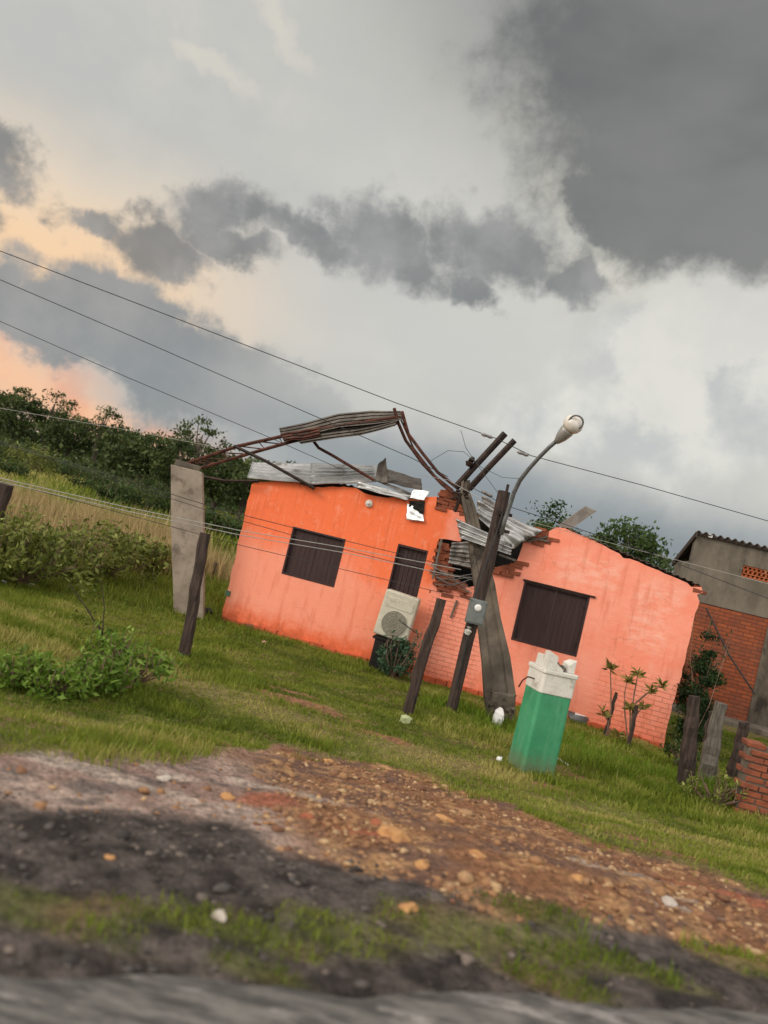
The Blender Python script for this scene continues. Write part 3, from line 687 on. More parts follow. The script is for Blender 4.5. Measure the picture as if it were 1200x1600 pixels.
# ---- bent roof truss above the house
def curve_pts(L, off):
    return [ww(px, py, o_) for (px, py), o_ in zip(L, off)]
tr0 = ww(300, 725, .1)
truss = empty('bent_roof_truss', tr0, 'twisted rusty steel roof truss with a bunch of torn sheets, from pillar to house', 'roof truss')
def rel(pts): return [p-tr0 for p in pts]
chords = [
 [(276, 729), (312, 717), (372, 697), (436, 683), (480, 673), (560, 661), (620, 652)],
 [(300, 735), (348, 721), (400, 706), (456, 690), (500, 680), (570, 672), (624, 660)]]
for L in chords:
    mb = MB(); mb.tube(rel([ww(a, b_, .15) for a, b_ in L]), .036, 6, jit=.1); mb.build('chord', M['rust'], truss)
mb = MB()
for i in range(12):
    t = i/12; t2 = (i+.5)/12
    def ip(L, t):
        k = t*(len(L)-1); j = min(int(k), len(L)-2); f = k-j; return (L[j][0]*(1-f)+L[j+1][0]*f, L[j][1]*(1-f)+L[j+1][1]*f)
    a = ww(*ip(chords[0], t), .15); c_ = ww(*ip(chords[1], t2), .15); d_ = ww(*ip(chords[0], min(1, t+1/12)), .15)
    mb.tube(rel([a, c_, d_]), .014, 5)
mb.build('lacing', M['rust'], truss)
for L, r_ in (([(616, 638), (622, 660), (634, 688), (660, 724), (690, 756), (714, 776)], .034), ([(628, 643), (638, 678), (660, 708), (684, 738), (716, 764)], .034),
              ([(624, 650), (646, 700), (680, 744), (708, 766)], .018)):
    mb = MB(); mb.tube(rel([ww(a, b_, .15) for a, b_ in L]), r_, 6, jit=.1); mb.build('rafter', M['rust'], truss)
for L, r_, mt in (([(366, 697), (416, 721), (491, 763)], .036, 'steel_dark'), ([(486, 684), (498, 700), (520, 712), (584, 750)], .032, 'rust'), ([(318, 745), (350, 751), (404, 752)], .03, 'steel_dark')):
    mb = MB(); mb.tube(rel([ww(a, b_, .17) for a, b_ in L]), r_, 6, jit=.1); mb.build('strut', M[mt], truss)
# arched torn sheets on top: three overlapping leaves, ridges lengthwise
def arch(mb, top, bot, off0, off1, ridges, seed):
    rr = random.Random(seed); n = 40; k = ridges*4; vs = []
    for i in range(n+1):
        t = i/n
        a = Vector((np.interp(t, [q[0] for q in top], [q[1] for q in top]), np.interp(t, [q[0] for q in top], [q[2] for q in top]), 0))
        c_ = Vector((np.interp(t, [q[0] for q in bot], [q[1] for q in bot]), np.interp(t, [q[0] for q in bot], [q[2] for q in bot]), 0))
        for j in range(k+1):
            s_ = j/k; px = a.x*(1-s_)+c_.x*s_; py = a.y*(1-s_)+c_.y*s_ + .8*math.sin(i*.21+seed)
            off = off0*(1-s_)+off1*s_+.07*math.sin(j*math.pi/2+.3); py += .9*math.sin(j*math.pi/2)
            vs.append(ww(px, py, off)-tr0)
    mb.add(vs, [(i*(k+1)+j, i*(k+1)+j+1, (i+1)*(k+1)+j+1, (i+1)*(k+1)+j) for i in range(n) for j in range(k)])
mb = MB(); arch(mb, [(0, 436, 668), (.25, 482, 659), (.5, 530, 647), (.75, 580, 641), (1, 626, 642)], [(0, 440, 684), (.25, 486, 678), (.5, 532, 668), (.75, 580, 662), (1, 629, 656)], -.35, .25, 4, 1)
mb.build('torn_sheet', M['zinc_dark'], truss, smooth=True, solid=.003)
mb = MB(); arch(mb, [(0, 454, 676), (.5, 540, 664), (1, 622, 650)], [(0, 470, 693), (.3, 510, 688), (.6, 560, 680), (1, 618, 666)], .0, .45, 4, 2)
mb.build('torn_sheet', M['zinc_dark'], truss, smooth=True, solid=.003)
mb = MB(); arch(mb, [(0, 438, 678), (1, 500, 668)], [(0, 444, 690), (1, 500, 682)], .1, .35, 3, 3)
mb.build('torn_sheet', M['rust'], truss, smooth=True, solid=.003)

# ------------------------------------------------------------------ posts and pillars
def ground_at(px, py): p = G(px, py); return Vector((p.x, p.y, Hf(p.x, p.y)))
def slab_post(name, label, cat, base_px, top_px, wd, dp, mat, group=None, taper=.92, lean_y=0, jit=.012, n=9, rag=.03, fork=False):
    bp = ground_at(*base_px); d = ray(*top_px); Y = bp.y+lean_y; tp = EYE+d*(Y/d.y)
    o = empty(name, bp, label, cat, group)
    mb = MB(); pts = []; prof = []
    rr = random.Random(hash(base_px) & 1023)
    for i in range(n+1):
        t = i/n; p = (tp-bp)*t; p = p+Vector((rr.uniform(-jit, jit), rr.uniform(-jit, jit), 0))
        if i == 0: p = Vector((0, 0, -.3))-(tp-bp).normalized()*0
        pts.append(p); k = 1+(taper-1)*t; a = wd/2*k; c_ = dp/2*k; jj = lambda: rr.uniform(-jit, jit)*.6
        prof.append([(-a+jj(), -c_*.7+jj()), (-a*.7+jj(), -c_+jj()), (a*.7+jj(), -c_+jj()), (a+jj(), -c_*.7+jj()), (a+jj(), c_*.7+jj()), (a*.7+jj(), c_+jj()), (-a*.7+jj(), c_+jj()), (-a+jj(), c_*.7+jj())])
    mb.sweep(pts, prof, upv=(0, 1, 0))
    return o, mb, tp-bp
GP = 'old timber posts standing along the front of the plot'
o, mb, _ = slab_post('wooden_post', 'dark square timber post leaning right, in front of the concrete pillar', 'post', (288, 1028), (320, 833), .15, .12, M['wood_dark'], GP)
mb.build('timber', M['wood_dark'], o)
o, mb, _ = slab_post('wooden_post', 'dark leaning timber post between the air conditioner and the lamp pole', 'post', (634, 1117), (690, 936), .15, .11, M['wood_dark'], GP)
mb.build('timber', M['wood_dark'], o)
o, mb, _ = slab_post('wooden_post', 'dark timber post cut by the left edge of the photo above the dry grass', 'post', (-40, 905), (10, 757), .24, .2, M['wood_dark'], GP)
mb.build('timber', M['wood_dark'], o)
o, mb, _ = slab_post('tree_stump', 'small black stump standing in grass behind the concrete pillar', 'stump', (331, 905), (337, 880), .14, .14, M['wood_dark'])
mb.build('trunk', M['wood_dark'], o)
for (bpx, tpx, wd, mt, lb) in (((1068, 1235), (1086, 1088), .22, 'wood_dark', 'tall dark weathered stake nearest the coral house corner'),
                               ((1102, 1225), (1126, 1098), .26, 'wood_grey', 'broad grey weathered stake in the middle of the three by the brick stub'),
                               ((1146, 1222), (1163, 1128), .24, 'wood_dark', 'short dark stake with rounded top beside the broken brick stub')):
    o, mb, tt = slab_post('fence_stake', lb, 'stake', bpx, tpx, wd, .14, M[mt], 'weathered stakes right of the house', taper=.6, jit=.018)
    mb.build('timber', M[mt], o)

# concrete pillar at the left end of the truss
pb = on0(296, 962); o = empty('concrete_pillar', pb, 'tall bare beige concrete pillar standing left of the coral house', 'pillar', rz=R(8))
ptop = at(300, 733, pb.y).z; k = FPX/pb.y
mb = MB()
wid = 47/k; dp = .34; LEAN = (at(294, 733, pb.y)-pb).x
sec = []
zs = [-.2, .05, .5, 1.2, 1.8, ptop-.12, ptop-.02]
for z in zs:
    t = z/ptop; wv = wid*(.96+.10*math.sin(max(0, t)*2.6)) ; off = -LEAN*t
    sec.append([(-wv/2-off+random.uniform(-.006, .006), -dp/2, z), (wv/2-off, -dp/2+.0, z), (wv/2-off, dp/2, z), (-wv/2-off, dp/2, z)])
vs = [v for s_ in sec for v in s_]
fs = [(4*i+j, 4*i+(j+1) % 4, 4*i+4+(j+1) % 4, 4*i+4+j) for i in range(len(sec)-1) for j in range(4)]+[(0, 3, 2, 1), tuple(4*(len(sec)-1)+j for j in range(4))]
mb.add(vs, fs); mb.build('shaft', M['concrete'], o, bevel=.012)
mb = MB(); mb.box((LEAN, 0, ptop+.04), (wid*.8, dp*.9, .12), jit=.02); mb.build('cap', M['concrete_old'], o, bevel=.01)
mb = MB()
for sx in (-.18, .0, .15):
    mb.tube([(LEAN+sx, .05, ptop), (LEAN+sx+.01, .03, ptop+.14), (LEAN+sx+.06, .0, ptop+.2)], .007, 5)
mb.build('rebar', M['rust'], o)

# broken concrete power pole leaning on the house
pb = ground_at(780, 1128)
pole = empty('broken_power_pole', pb, 'snapped grey concrete power pole leaning into the breach of the coral house', 'power pole')
path = [(788, 1128, 0), (781, 1088, .15), (774, 1030, .38), (765, 970, .65), (757, 915, .9), (746, 868, 1.12), (741, 830, 1.3), (734, 798, 1.45), (726, 772, 1.55), (727, 752, 1.6)]
hw = [.17, .24, .235, .195, .165, .13, .105, .10, .09, .07]
pts = []; prof = []
rr = random.Random(4)
for i, (a, b_, dy) in enumerate(path):
    d = ray(a, b_); Y = pb.y+dy; p = EYE+d*(Y/d.y)-pb
    if i == 0: p.z = -.25
    pts.append(p); h = hw[i]; j_ = lambda: rr.uniform(-.018, .018)
    prof.append([(-h+j_(), -.09), (-h*.5, -.11), (-h*.42, -.075), (h*.42, -.075), (h*.5, -.11), (h+j_(), -.09), (h+j_(), .09), (h*.5, .1+j_()), (-h*.5, .1), (-h+j_(), .09)])
mb = MB(); mb.sweep(pts, prof, upv=(0, 1, 0)); sh = mb.build('shaft', M['pole_concrete'], pole, bevel=.008)
mb = MB()
for _ in range(26):
    t = rr.uniform(.02, .12); c_ = pts[0].lerp(pts[1], rr.uniform(.6, 1)); Mr = Matrix.Rotation(rr.uniform(0, 3), 4, 'Z') @ Matrix.Rotation(rr.uniform(0, 3), 4, 'X')
    s_ = rr.uniform(.04, .1); mb.box(c_+Vector((rr.uniform(-.2, .2), -.1+rr.uniform(-.06, .03), rr.uniform(-.15, .2))), (s_, s_*.7, s_*.6), Mr, jit=.012)
mb.box(pts[0].lerp(pts[1], .8)+Vector((0, -.07, 0)), (.34, .16, .42), jit=.04); mb.build('broken_base', M['pole_concrete'], pole)
def polepath(L): return [EYE+ray(a, b_)*((pb.y+dy)/ray(a, b_).y)-pb for a, b_, dy in L]
for L, r_ in (([(712, 762, 1.6), (736, 735, 1.5), (789, 677, 1.4)], .062), ([(733, 764, 1.5), (765, 729, 1.35), (804, 688, 1.25)], .056)):
    mb = MB(); mb.tube(polepath(L), [r_*1.1, r_, r_], 8, jit=.06); mb.build('crossarm', M['steel_dark'], pole)
mb = MB(); c_ = polepath([(738, 722, 1.42)])[0]; mb.tube([c_+Vector((-.05, 0, -.09)), c_+Vector((-.04, 0, -.03)), c_+Vector((-.02, 0, .03)), c_+Vector((0, 0, .09))], [.05, .085, .06, .03], 10); mb.build('insulator', M['steel_dark'], pole)
mb = MB(); c_ = polepath([(716, 775, 1.5)])[0]
for k in range(7):
    mb.tube([c_+Vector((rr.uniform(-.2, .1), rr.uniform(-.05, .1), rr.uniform(-.1, .1))), c_+Vector((rr.uniform(-.05, .2), -.05, rr.uniform(-.05, .12))), c_+Vector((rr.uniform(0, .3), 0, rr.uniform(-.3, .1)))], .03, 6)
mb.build('bent_bracket', M['steel_dark'], pole)

# street lamp on its timber pole
lb = ground_at(704, 1113)
lamp = empty('street_lamp', lb, 'black timber pole with a long curved grey lamp arm and a meter box', 'street lamp')
def lp(px, py, dy=0): d = ray(px, py); return EYE+d*((lb.y+dy)/d.y)-lb
base = Vector((0, 0, -.3)); P = [base, Vector((0, 0, 0)), lp(731, 1000, .02), lp(760, 890, .04), lp(788, 768, .06)]
mb = MB(); mb.tube(P, [.085, .085, .095, .105, .095], 10, jit=.05); mb.build('pole', M['wood_dark'], lamp)
for a_, b__, w1_, w2_ in ((lp(788, 785, .0), lp(794, 757, .0), .04, .03), (lp(776, 800, -.08), lp(800, 806, -.08), .03, .05), (lp(772, 826, -.08), lp(796, 832, -.08), .03, .05)):
    mb = MB(); mb.bar(a_, b__, w1_, w2_); mb.build('bracket', M['steel_dark'], lamp)
mb = MB(); mb.tube([lp(*q) for q in ((783, 836, -.12), (789, 812, -.13), (796, 792, -.15), (803, 770, -.2), (812, 751, -.3), (826, 733, -.42), (843, 714, -.55), (858, 699, -.65), (873, 686, -.75))], [.034]*5+[.032]*4, 10)
mb.build('lamp_arm', M['arm_metal'], lamp, smooth=True)
# lamp head: housing + tilted globe
h0, h1, h2 = lp(870, 690, -.73), lp(884, 675, -.82), lp(897, 662, -.92)
ax = (h2-h0).normalized()
mb = MB(); mb.tube([h0-ax*.02, h0+ax*.03, h0+ax*.10, h1+ax*.02, h1+ax*.05], [.035, .06, .085, .105, .10], 14); hd = mb.build('lamp_head', M['lamp_metal'], lamp, smooth=True)
mb = MB(); c0 = h1+ax*.02
mb.tube([c0+ax*.03, c0+ax*.08, c0+ax*.14, c0+ax*.20, c0+ax*.25, c0+ax*.27], [.10, .135, .15, .135, .08, .02], 16)
gl = basic('lamp_glass', (.66, .6, .52, 1), (.85, .82, .77, 1), 2, .15, bumpd=0, spec=.6); mb.build('lens', gl, hd, smooth=True)
mb = MB(); side = ax.cross(Vector((0, 1, 0))).normalized()
cR = c0+ax*.15; ring = [cR+(ax*math.cos(t)*.10+side*math.sin(t)*.10)+Vector((0, -.115, 0)) for t in np.linspace(0, 2*math.pi, 17)]
mb.tube(ring, .014, 6); mb.build('rim', M['arm_metal'], hd)
# meter box
c_ = lp(744, 956, -.14); mb = MB(); Mr = Matrix.Rotation(R(0), 4, 'Y')
mb.box(c_, (.27, .14, .38), Mr); mbx = mb.build('meter_box', M['meter_grey'], lamp, bevel=.012)
mb = MB(); mb.box(c_+Vector((0, -.075, .0)), (.23, .012, .33), Mr); mb.build('cover', M['meter_grey'], mbx, bevel=.006)
mb = MB(); cc = c_+Vector((.0, -.082, .07)); mb.tube([cc, cc+Vector((0, -.015, 0)), cc+Vector((0, -.03, 0))], [.055, .055, .03], 14); mb.build('dial', M['plastic_white'], mbx)
c_ = lp(731, 985, -.1); mb = MB(); mb.tube([c_+Vector((0, 0, -.05)), c_+Vector((.005, -.02, 0)), c_+Vector((.01, 0, .05))], [.045, .06, .04], 8); mb.build('service_fuse', M['white'], lamp)
mb = MB(); mb.tube([lp(741, 935, -.1), lp(752, 900, -.1), lp(770, 850, -.09), lp(786, 800, -.1)], .012, 6); mb.tube([lp(735, 975, -.1), lp(725, 1020, -.09), lp(712, 1075, -.09)], .012, 6); mb.build('cable', M['wire'], lamp)

# green and white gate pier with a broken top
gb = ground_at(828, 1203); gyaw = R(12)
pier = empty('gate_pier', gb, 'short square pier painted green below and white above with a broken top', 'pier', rz=gyaw)
kk = FPX/gb.y; gw = 57/kk
g_h = (G(828, 1203)-at(851, 1080, gb.y)).length; g_t = (G(828, 1203)-at(862, 1020, gb.y)).length
mb = MB(); 
def prism(mb, z0, z1, w0, w1, sh0=0, sh1=0, c=.03):
    prof = []
    for (z, w_, sh) in ((z0, w0, sh0), (z1, w1, sh1)):
        a = w_/2; prof.append([(x_+sh, y_, z) for x_, y_ in ((-a+c, -a), (a-c, -a), (a, -a+c), (a, a-c), (a-c, a), (-a+c, a), (-a, a-c), (-a, -a+c))])
    mb.add(prof[0]+prof[1], [(j, (j+1) % 8, 8+(j+1) % 8, 8+j) for j in range(8)]+[tuple(range(8))[::-1], tuple(range(8, 16))])
prism(mb, -.2, g_h, gw*1.0, gw*.97, 0, 0); mb.build('shaft', M['pier_green'], pier, bevel=.01)
mb = MB(); prism(mb, g_h+.001, g_h+.24, gw*1.0, gw*1.0); prism(mb, g_h+.242, g_h+.29, gw*1.06, gw*1.06)
mb.build('collar', M['white'], pier, bevel=.008)
mb = MB(); a = gw*.48; zt0 = g_h+.292
H8 = [.20, .23, .06, .02, .09, .02, .05, .19]
ring = [(-a, -a), (-.2*a, -a), (.3*a, -a), (a, -a), (a, a), (0, a), (-a, a), (-a, 0)]
def shard(mb, x0, x1, y0, y1, z0, z1, sk=0):
    mb.add([(x0, y0, z0), (x1, y0, z0), (x1, y1, z0), (x0, y1, z0), (x0, y0, z1+sk), (x1, y0, z1-sk), (x1-.01, y1, z1-sk*.6), (x0+.01, y1, z1+sk*.4)],
           [(0, 3, 2, 1), (4, 5, 6, 7), (0, 1, 5, 4), (1, 2, 6, 5), (2, 3, 7, 6), (3, 0, 4, 7)])
shard(mb, -a, -a*.35, -a, -a*.45, zt0, zt0+.20, .03); shard(mb, -a, -a*.5, -a*.44, a*.4, zt0, zt0+.14, .02); shard(mb, a*.55, a, -a*.6, a*.2, zt0, zt0+.13, -.04); shard(mb, -a*.34, a*.1, -a, -a*.6, zt0, zt0+.06, .03)
mb.build('broken_top', M['white'], pier, bevel=.006)
mb = MB()
for _ in range(14):
    s_ = rr.uniform(.06, .12); Mr = Matrix.Rotation(rr.uniform(0, 3), 4, 'Z') @ Matrix.Rotation(rr.uniform(-.6, .6), 4, 'X')
    mb.box((rr.uniform(-.6, .8)*a, rr.uniform(-.7, .8)*a, zt0+rr.uniform(.0, .06)), (s_, s_*.6, s_*.5), Mr, jit=.01)
mb.build('rubble_core', M['concrete_old'], pier)
mb = MB(); mb.tube([(-a, -.02, g_h+.12), (-a-.10, -.02, g_h+.13), (-a-.16, -.02, g_h+.07), (-a-.18, 0, g_h-.02)], .010, 6); mb.build('hinge_hook', M['rust'], pier)

# ------------------------------------------------------------------ air conditioner in front of the door
def ac():
    b0 = on0(607, 1045); off = .42
    cen = ww(621, 962, off); root = empty('air_conditioner_unit', Vector((cen.x, cen.y, 0)), 'cream outdoor air conditioner unit standing on end in front of the brown door', 'air conditioner', rz=HANG+R(4))
    kx = FPX/cen.y; wd = 54/kx; ht = 71/kx; cz = cen.z
    tilt = Matrix.Rotation(R(4), 4, 'Y')
    mb = MB(); mb.box((0, 0, cz), (wd, .32, ht), tilt); body = mb.build('casing', M['cream'], root, bevel=.03)
    mb = MB(); mb.box((0.02, -.164, cz+ht*.26), (wd*.8, .012, ht*.22), tilt); mb.build('service_panel', M['cream'], root, bevel=.005)
    fc = Vector((-.0, -.165, cz-ht*.17)); r_ = wd*.36
    mb = MB(); mb.tube([fc, fc+Vector((0, -.012, 0))], [r_, r_*.97], 28); fan = mb.build('fan_recess', M['grille'], root)
    mb = MB()
    for q in (.25, .45, .65, .85, 1.0):
        ring = [fc+Vector((math.cos(t)*r_*q, -.02, math.sin(t)*r_*q)) for t in np.linspace(0, 2*math.pi, 25)]; mb.tube(ring, .004, 4)
    for t in np.linspace(0, math.pi, 7)[:-1]:
        mb.tube([fc+Vector((math.cos(t)*r_, -.02, math.sin(t)*r_)), fc-Vector((math.cos(t)*r_, .02, math.sin(t)*r_))], .004, 4)
    mb.build('grille', M['grille_bar'], fan)
    zb = cz-ht/2-.01
    mb = MB(); mb.box((0, .02, zb/2-.05), (wd*.9, .26, zb+.08)); mb.box((0, .02, zb-.04), (wd*1.05, .3, .05)); mb.build('stand', M['dark'], root, bevel=.01)
    mb = MB(); mb.tube([(wd*.1, -.17, cz-.05), (wd*.45, -.2, cz-.14), (wd*.75, -.16, cz-.22)], .010, 5); mb.build('pipe', M['wire'], root)
ac()

# ------------------------------------------------------------------ leaves, plants and trees
def unit(a): return a/np.maximum(1e-9, np.linalg.norm(a, axis=-1, keepdims=True))
def leafquads(C_, L, W, rg, droop=0.0, fold=0.0):
    n = len(C_); a = unit(rg.normal(size=(n, 3))+np.array([0, 0, -droop])); b_ = unit(np.cross(a, rg.normal(size=(n, 3))))
    L = np.broadcast_to(L, (n,))[:, None]; W = np.broadcast_to(W, (n,))[:, None]
    V = np.stack([C_-a*L/2, C_+b_*W/2-a*L*.05, C_+a*L/2, C_-b_*W/2-a*L*.05], 1).reshape(-1, 3)
    return V, np.arange(4*n).reshape(n, 4)
def crown_mesh(name, rg, rx, ry, rz, zc, clumps, per, leaf, spread, mat, parent, base_cut=-.75, droop=0, aspect=.55):
    cs = []; 
    d = unit(rg.normal(size=(clumps, 3))); rad = rg.uniform(.35, 1.0, clumps)**.6
    cen = d*rad[:, None]; cen[:, 2] = np.maximum(cen[:, 2], base_cut)
    cen = cen*np.array([rx, ry, rz])*rg.uniform(.8, 1.15, (clumps, 1))+np.array([0, 0, zc])
    tint = []; P = []
    for c_ in cen:
        k = int(per*rg.uniform(.6, 1.4)); s_ = spread*rg.uniform(.6, 1.3)
        P.append(c_+rg.normal(size=(k, 3))*np.array([s_, s_, s_*.6])*.6); tint.append(np.clip(rg.uniform(.1, .75)+rg.normal(size=k)*.18, 0, 1))
    P = np.concatenate(P); tint = np.concatenate(tint)
    L = leaf*rg.uniform(.6, 1.4, len(P)); V, F_ = leafquads(P, L, L*aspect, rg, droop)
    return npmesh(name, V, F_, mat, parent, {'tint': ('FLOAT', np.repeat(tint, 4))}), cen
def make_tree(seed, h, rx, rz, mat, leaf=.22, clumps=60, per=45, label='', cat='tree', loc=(0, 0, 0), group=None, name='tree', spread=.55, sparse_top=0):
    rg = np.random.default_rng(seed); root = empty(name, loc, label, cat, group)
    zc = h-rz; cr, cen = crown_mesh('crown', rg, rx, rx*.8, rz, zc, clumps, per, leaf, spread, mat, root)
    mb = MB(); r0 = .035*h
    mb.tube([(0, 0, -.4), (.05*rx, 0, h*.25), (-.05*rx, .03, zc), (0, 0, h*.85)], [r0, r0*.8, r0*.55, r0*.15], 7, jit=.1)
    for c_ in cen[rg.choice(len(cen), min(12, len(cen)), replace=False)]:
        z0 = rg.uniform(.25, .8)*zc; mb.tube([(0, 0, z0), tuple((np.array([0, 0, z0])+c_)/2+np.array([0, 0, .1*h*rg.uniform(-.3, 1)])), tuple(c_)], [r0*.45, r0*.28, r0*.1], 5)
    mb.build('trunk', M['bark'], root); return root
def place(root, px, Y, rz=0, s=1, z=None):
    """stand a thing on the ground at depth Y below photo column px (on the horizon line)"""
    d = ray(px, 704+.2456*px); p = EYE+d*(Y/d.y); root.location = (p.x, p.y, Hf(p.x, p.y)-.05); root.rotation_euler.z = rz; root.scale = (s, s, s)
GT = 'trees along the edge of the hillside wood'
protos = [make_tree(1, 6.5, 2.9, 2.4, M['leaf_far'], .34, 70, 60, spread=.75), make_tree(2, 7.2, 2.4, 2.9, M['leaf_far'], .30, 60, 55, spread=.7), make_tree(3, 5.6, 3.2, 2.0, M['leaf_far'], .32, 80, 55, spread=.7),
          make_tree(4, 7.8, 2.6, 2.2, M['leaf_far'], .26, 38, 50, spread=.55)]
spots = [(0, -30, 84, 1.15, 'large dark tree cut by the left edge on the hillside'),
         (1, 20, 80, 1.05, 'dark rounded tree beside the leftmost tree of the hillside row'),
         (3, 62, 82, 1.0, 'thin-crowned tree against the orange sky, above the leafy bushes'),
         (2, 98, 76, 1.0, 'low broad dark tree under the orange gap in the clouds'),
         (3, 140, 74, .92, 'loose open tree with sky showing through its crown in the hillside row'),
         (0, 178, 70, .92, 'dense dark tree in the middle of the hillside row'),
         (2, 215, 66, 1.0, 'broad dark tree left of the tallest crown near the pillar'),
         (1, 262, 56, .86, 'upright tree just left of the concrete pillar, taller than its neighbours'),
         (3, 292, 50, .84, 'feathery tall tree whose crown rises right behind the concrete pillar'),
         (0, 335, 54, .80, 'dark tree seen between the concrete pillar and the coral house'),
         (2, 375, 50, .85, 'dark tree at the left corner of the coral house roof'),
         (1, 430, 56, .80, 'small treetop showing above the left roof sheets of the coral house')]
usedp = set()
for (pi, px, Y, s_, lb_) in spots:
    o = protos[pi] if pi not in usedp else copy_tree(protos[pi]); usedp.add(pi)
    place(o, px, Y, random.uniform(0, 6), s_); tag(o, lb_, 'tree', GT)
# the wood behind, one mass
rg = np.random.default_rng(33); P = []; tt = []
for k in range(300):
    px = rg.uniform(-500, 520); Y = rg.uniform(84, 135); d = ray(px, 704+.2456*px); p = EYE+d*(Y/d.y); z = Hf(p.x, p.y); h = rg.uniform(2.5, 5.0)
    m_ = 110; c_ = np.array([p.x, p.y, z+h*.55]); P.append(c_+rg.normal(size=(m_, 3))*np.array([1.7, 1.3, h*.27])); tt.append(np.clip(rg.uniform(.05, .55)+rg.normal(size=m_)*.15, 0, 1))
P = np.concatenate(P); tt = np.concatenate(tt); L = .7*rg.uniform(.5, 1.3, len(P)); V, F_ = leafquads(P, L, L*.6, rg)
wd_ = None
for k in range(200):
    px = rg.uniform(-300, 520); Y = rg.uniform(58, 84); d = ray(px, 704+.2456*px); p = EYE+d*(Y/d.y); z = Hf(p.x, p.y); h = rg.uniform(1.2, 2.8)
    m_ = 60; c_ = np.array([p.x, p.y, z+h*.45]); q_ = c_+rg.normal(size=(m_, 3))*np.array([1.5, 1.2, h*.3]); L_ = .45*rg.uniform(.5, 1.3, m_); v2, f2 = leafquads(q_, L_, L_*.6, rg)
    F_ = np.concatenate([F_, f2+len(V)]); V = np.concatenate([V, v2]); tt = np.concatenate([tt, np.clip(rg.uniform(.1, .7)+rg.normal(size=m_)*.15, 0, 1)])
wd_ = npmesh('woodland', V, F_, M['leaf_far'], attrs={'tint': ('FLOAT', np.repeat(tt, 4))}); tag(wd_, 'far dark wood covering the hill behind the row of trees', 'wood', kind='stuff')
# trees behind the coral house
t1 = make_tree(21, 5.0, 1.2, 1.4, M['leaf_dark'], .16, 60, 75, 'small green tree top showing above the breach, left of the grey plank', 'tree', spread=.4, group='trees behind the coral house'); place(t1, 850, 30, 0, 1)
t2 = make_tree(22, 5.6, 1.6, 1.8, M['leaf_dark'], .18, 80, 75, 'bushy green tree rising behind the coral house, right of the grey plank', 'tree', spread=.45, group='trees behind the coral house'); place(t2, 960, 28, 0, .92)
t3 = make_tree(23, 4.3, 1.6, 1.4, M['leaf_dark'], .18, 60, 70, 'low green treetop between the bushy tree and the grey neighbouring house', 'tree', spread=.45, group='trees behind the coral house'); place(t3, 1015, 26.5, 0, .88)

def bush(name, label, cat, loc, rx, ry, h, mat, leaf=.09, clumps=30, per=60, seed=1, group=None, spread=.2, scale_px=None):
    rg = np.random.default_rng(seed); root = empty(name, loc, label, cat, group)
    crown_mesh('foliage', rg, rx, ry, h*.5, h*.5, clumps, per, leaf, spread, mat, root, base_cut=-1, aspect=.4)
    mb = MB()
    for k in range(7):
        a = rg.uniform(0, 6.28); q = rg.uniform(.3, .8); mb.tube([(0, 0, -.1), (math.cos(a)*rx*q*.4, math.sin(a)*ry*q*.4, h*.4), (math.cos(a)*rx*q, math.sin(a)*ry*q, h*rg.uniform(.6, .95))], [.018, .012, .006], 5)
    SP = []
    for k in range(int(8+rx*14)):
        a = rg.uniform(0, 6.28); q = rg.uniform(.2, 1.05); b0 = np.array([math.cos(a)*rx*q, math.sin(a)*ry*q, h*.5]); tip_ = b0+np.array([rg.normal()*.12*h, rg.normal()*.12*h, h*rg.uniform(.35, .75)])
        mb.tube([(0, 0, .0), tuple(b0), tuple((b0+tip_)/2+rg.normal(size=3)*.02*h), tuple(tip_)], [.010, .008, .006, .003], 4)
        for t in np.linspace(.1, 1, 12): SP.append(b0*(1-t)+tip_*t+rg.normal(size=3)*leaf*.45)
    SP = np.array(SP); L = leaf*rg.uniform(.5, 1.5, len(SP)); V, F_ = leafquads(SP, L, L*.35, rg)
    npmesh('foliage', V, F_, mat, root, {'tint': ('FLOAT', np.repeat(np.clip(rg.normal(.6, .25, len(SP)), 0, 1), 4))}); mb.build('stem', M['stem'], root)
    return root
GB = 'leafy bushes along the left edge of the yard'
for i, (px, py, rx, h, mt, lb_, sc) in enumerate([
    (30, 915, .95, 1.15, 'leaf_bush', 'leafy bush nearest the left edge of the photo at the foot of the dry grass', 1),
    (95, 905, .85, 1.0, 'leaf_bush', 'leafy bush second from the left edge, in front of the dry grass', 1),
    (160, 905, .9, 1.15, 'leaf_bush', 'tallest leafy bush in the middle of the row left of the pillar', 1),
    (222, 900, .7, .9, 'leaf_bush', 'leafy bush closest to the concrete pillar on its left', 1),
    (-45, 905, .9, 1.2, 'leaf_bush', 'dark leafy bush cut off at the left edge of the photo', 1)]):
    p = ground_at(px, py); bush('bush', lb_, 'bush', p, rx*1.1, rx*.9, h*1.0, M[mt], .13, 34, 48, 50+i, GB, .27)
GH = 'rounded shrubs scattered over the hillside field'
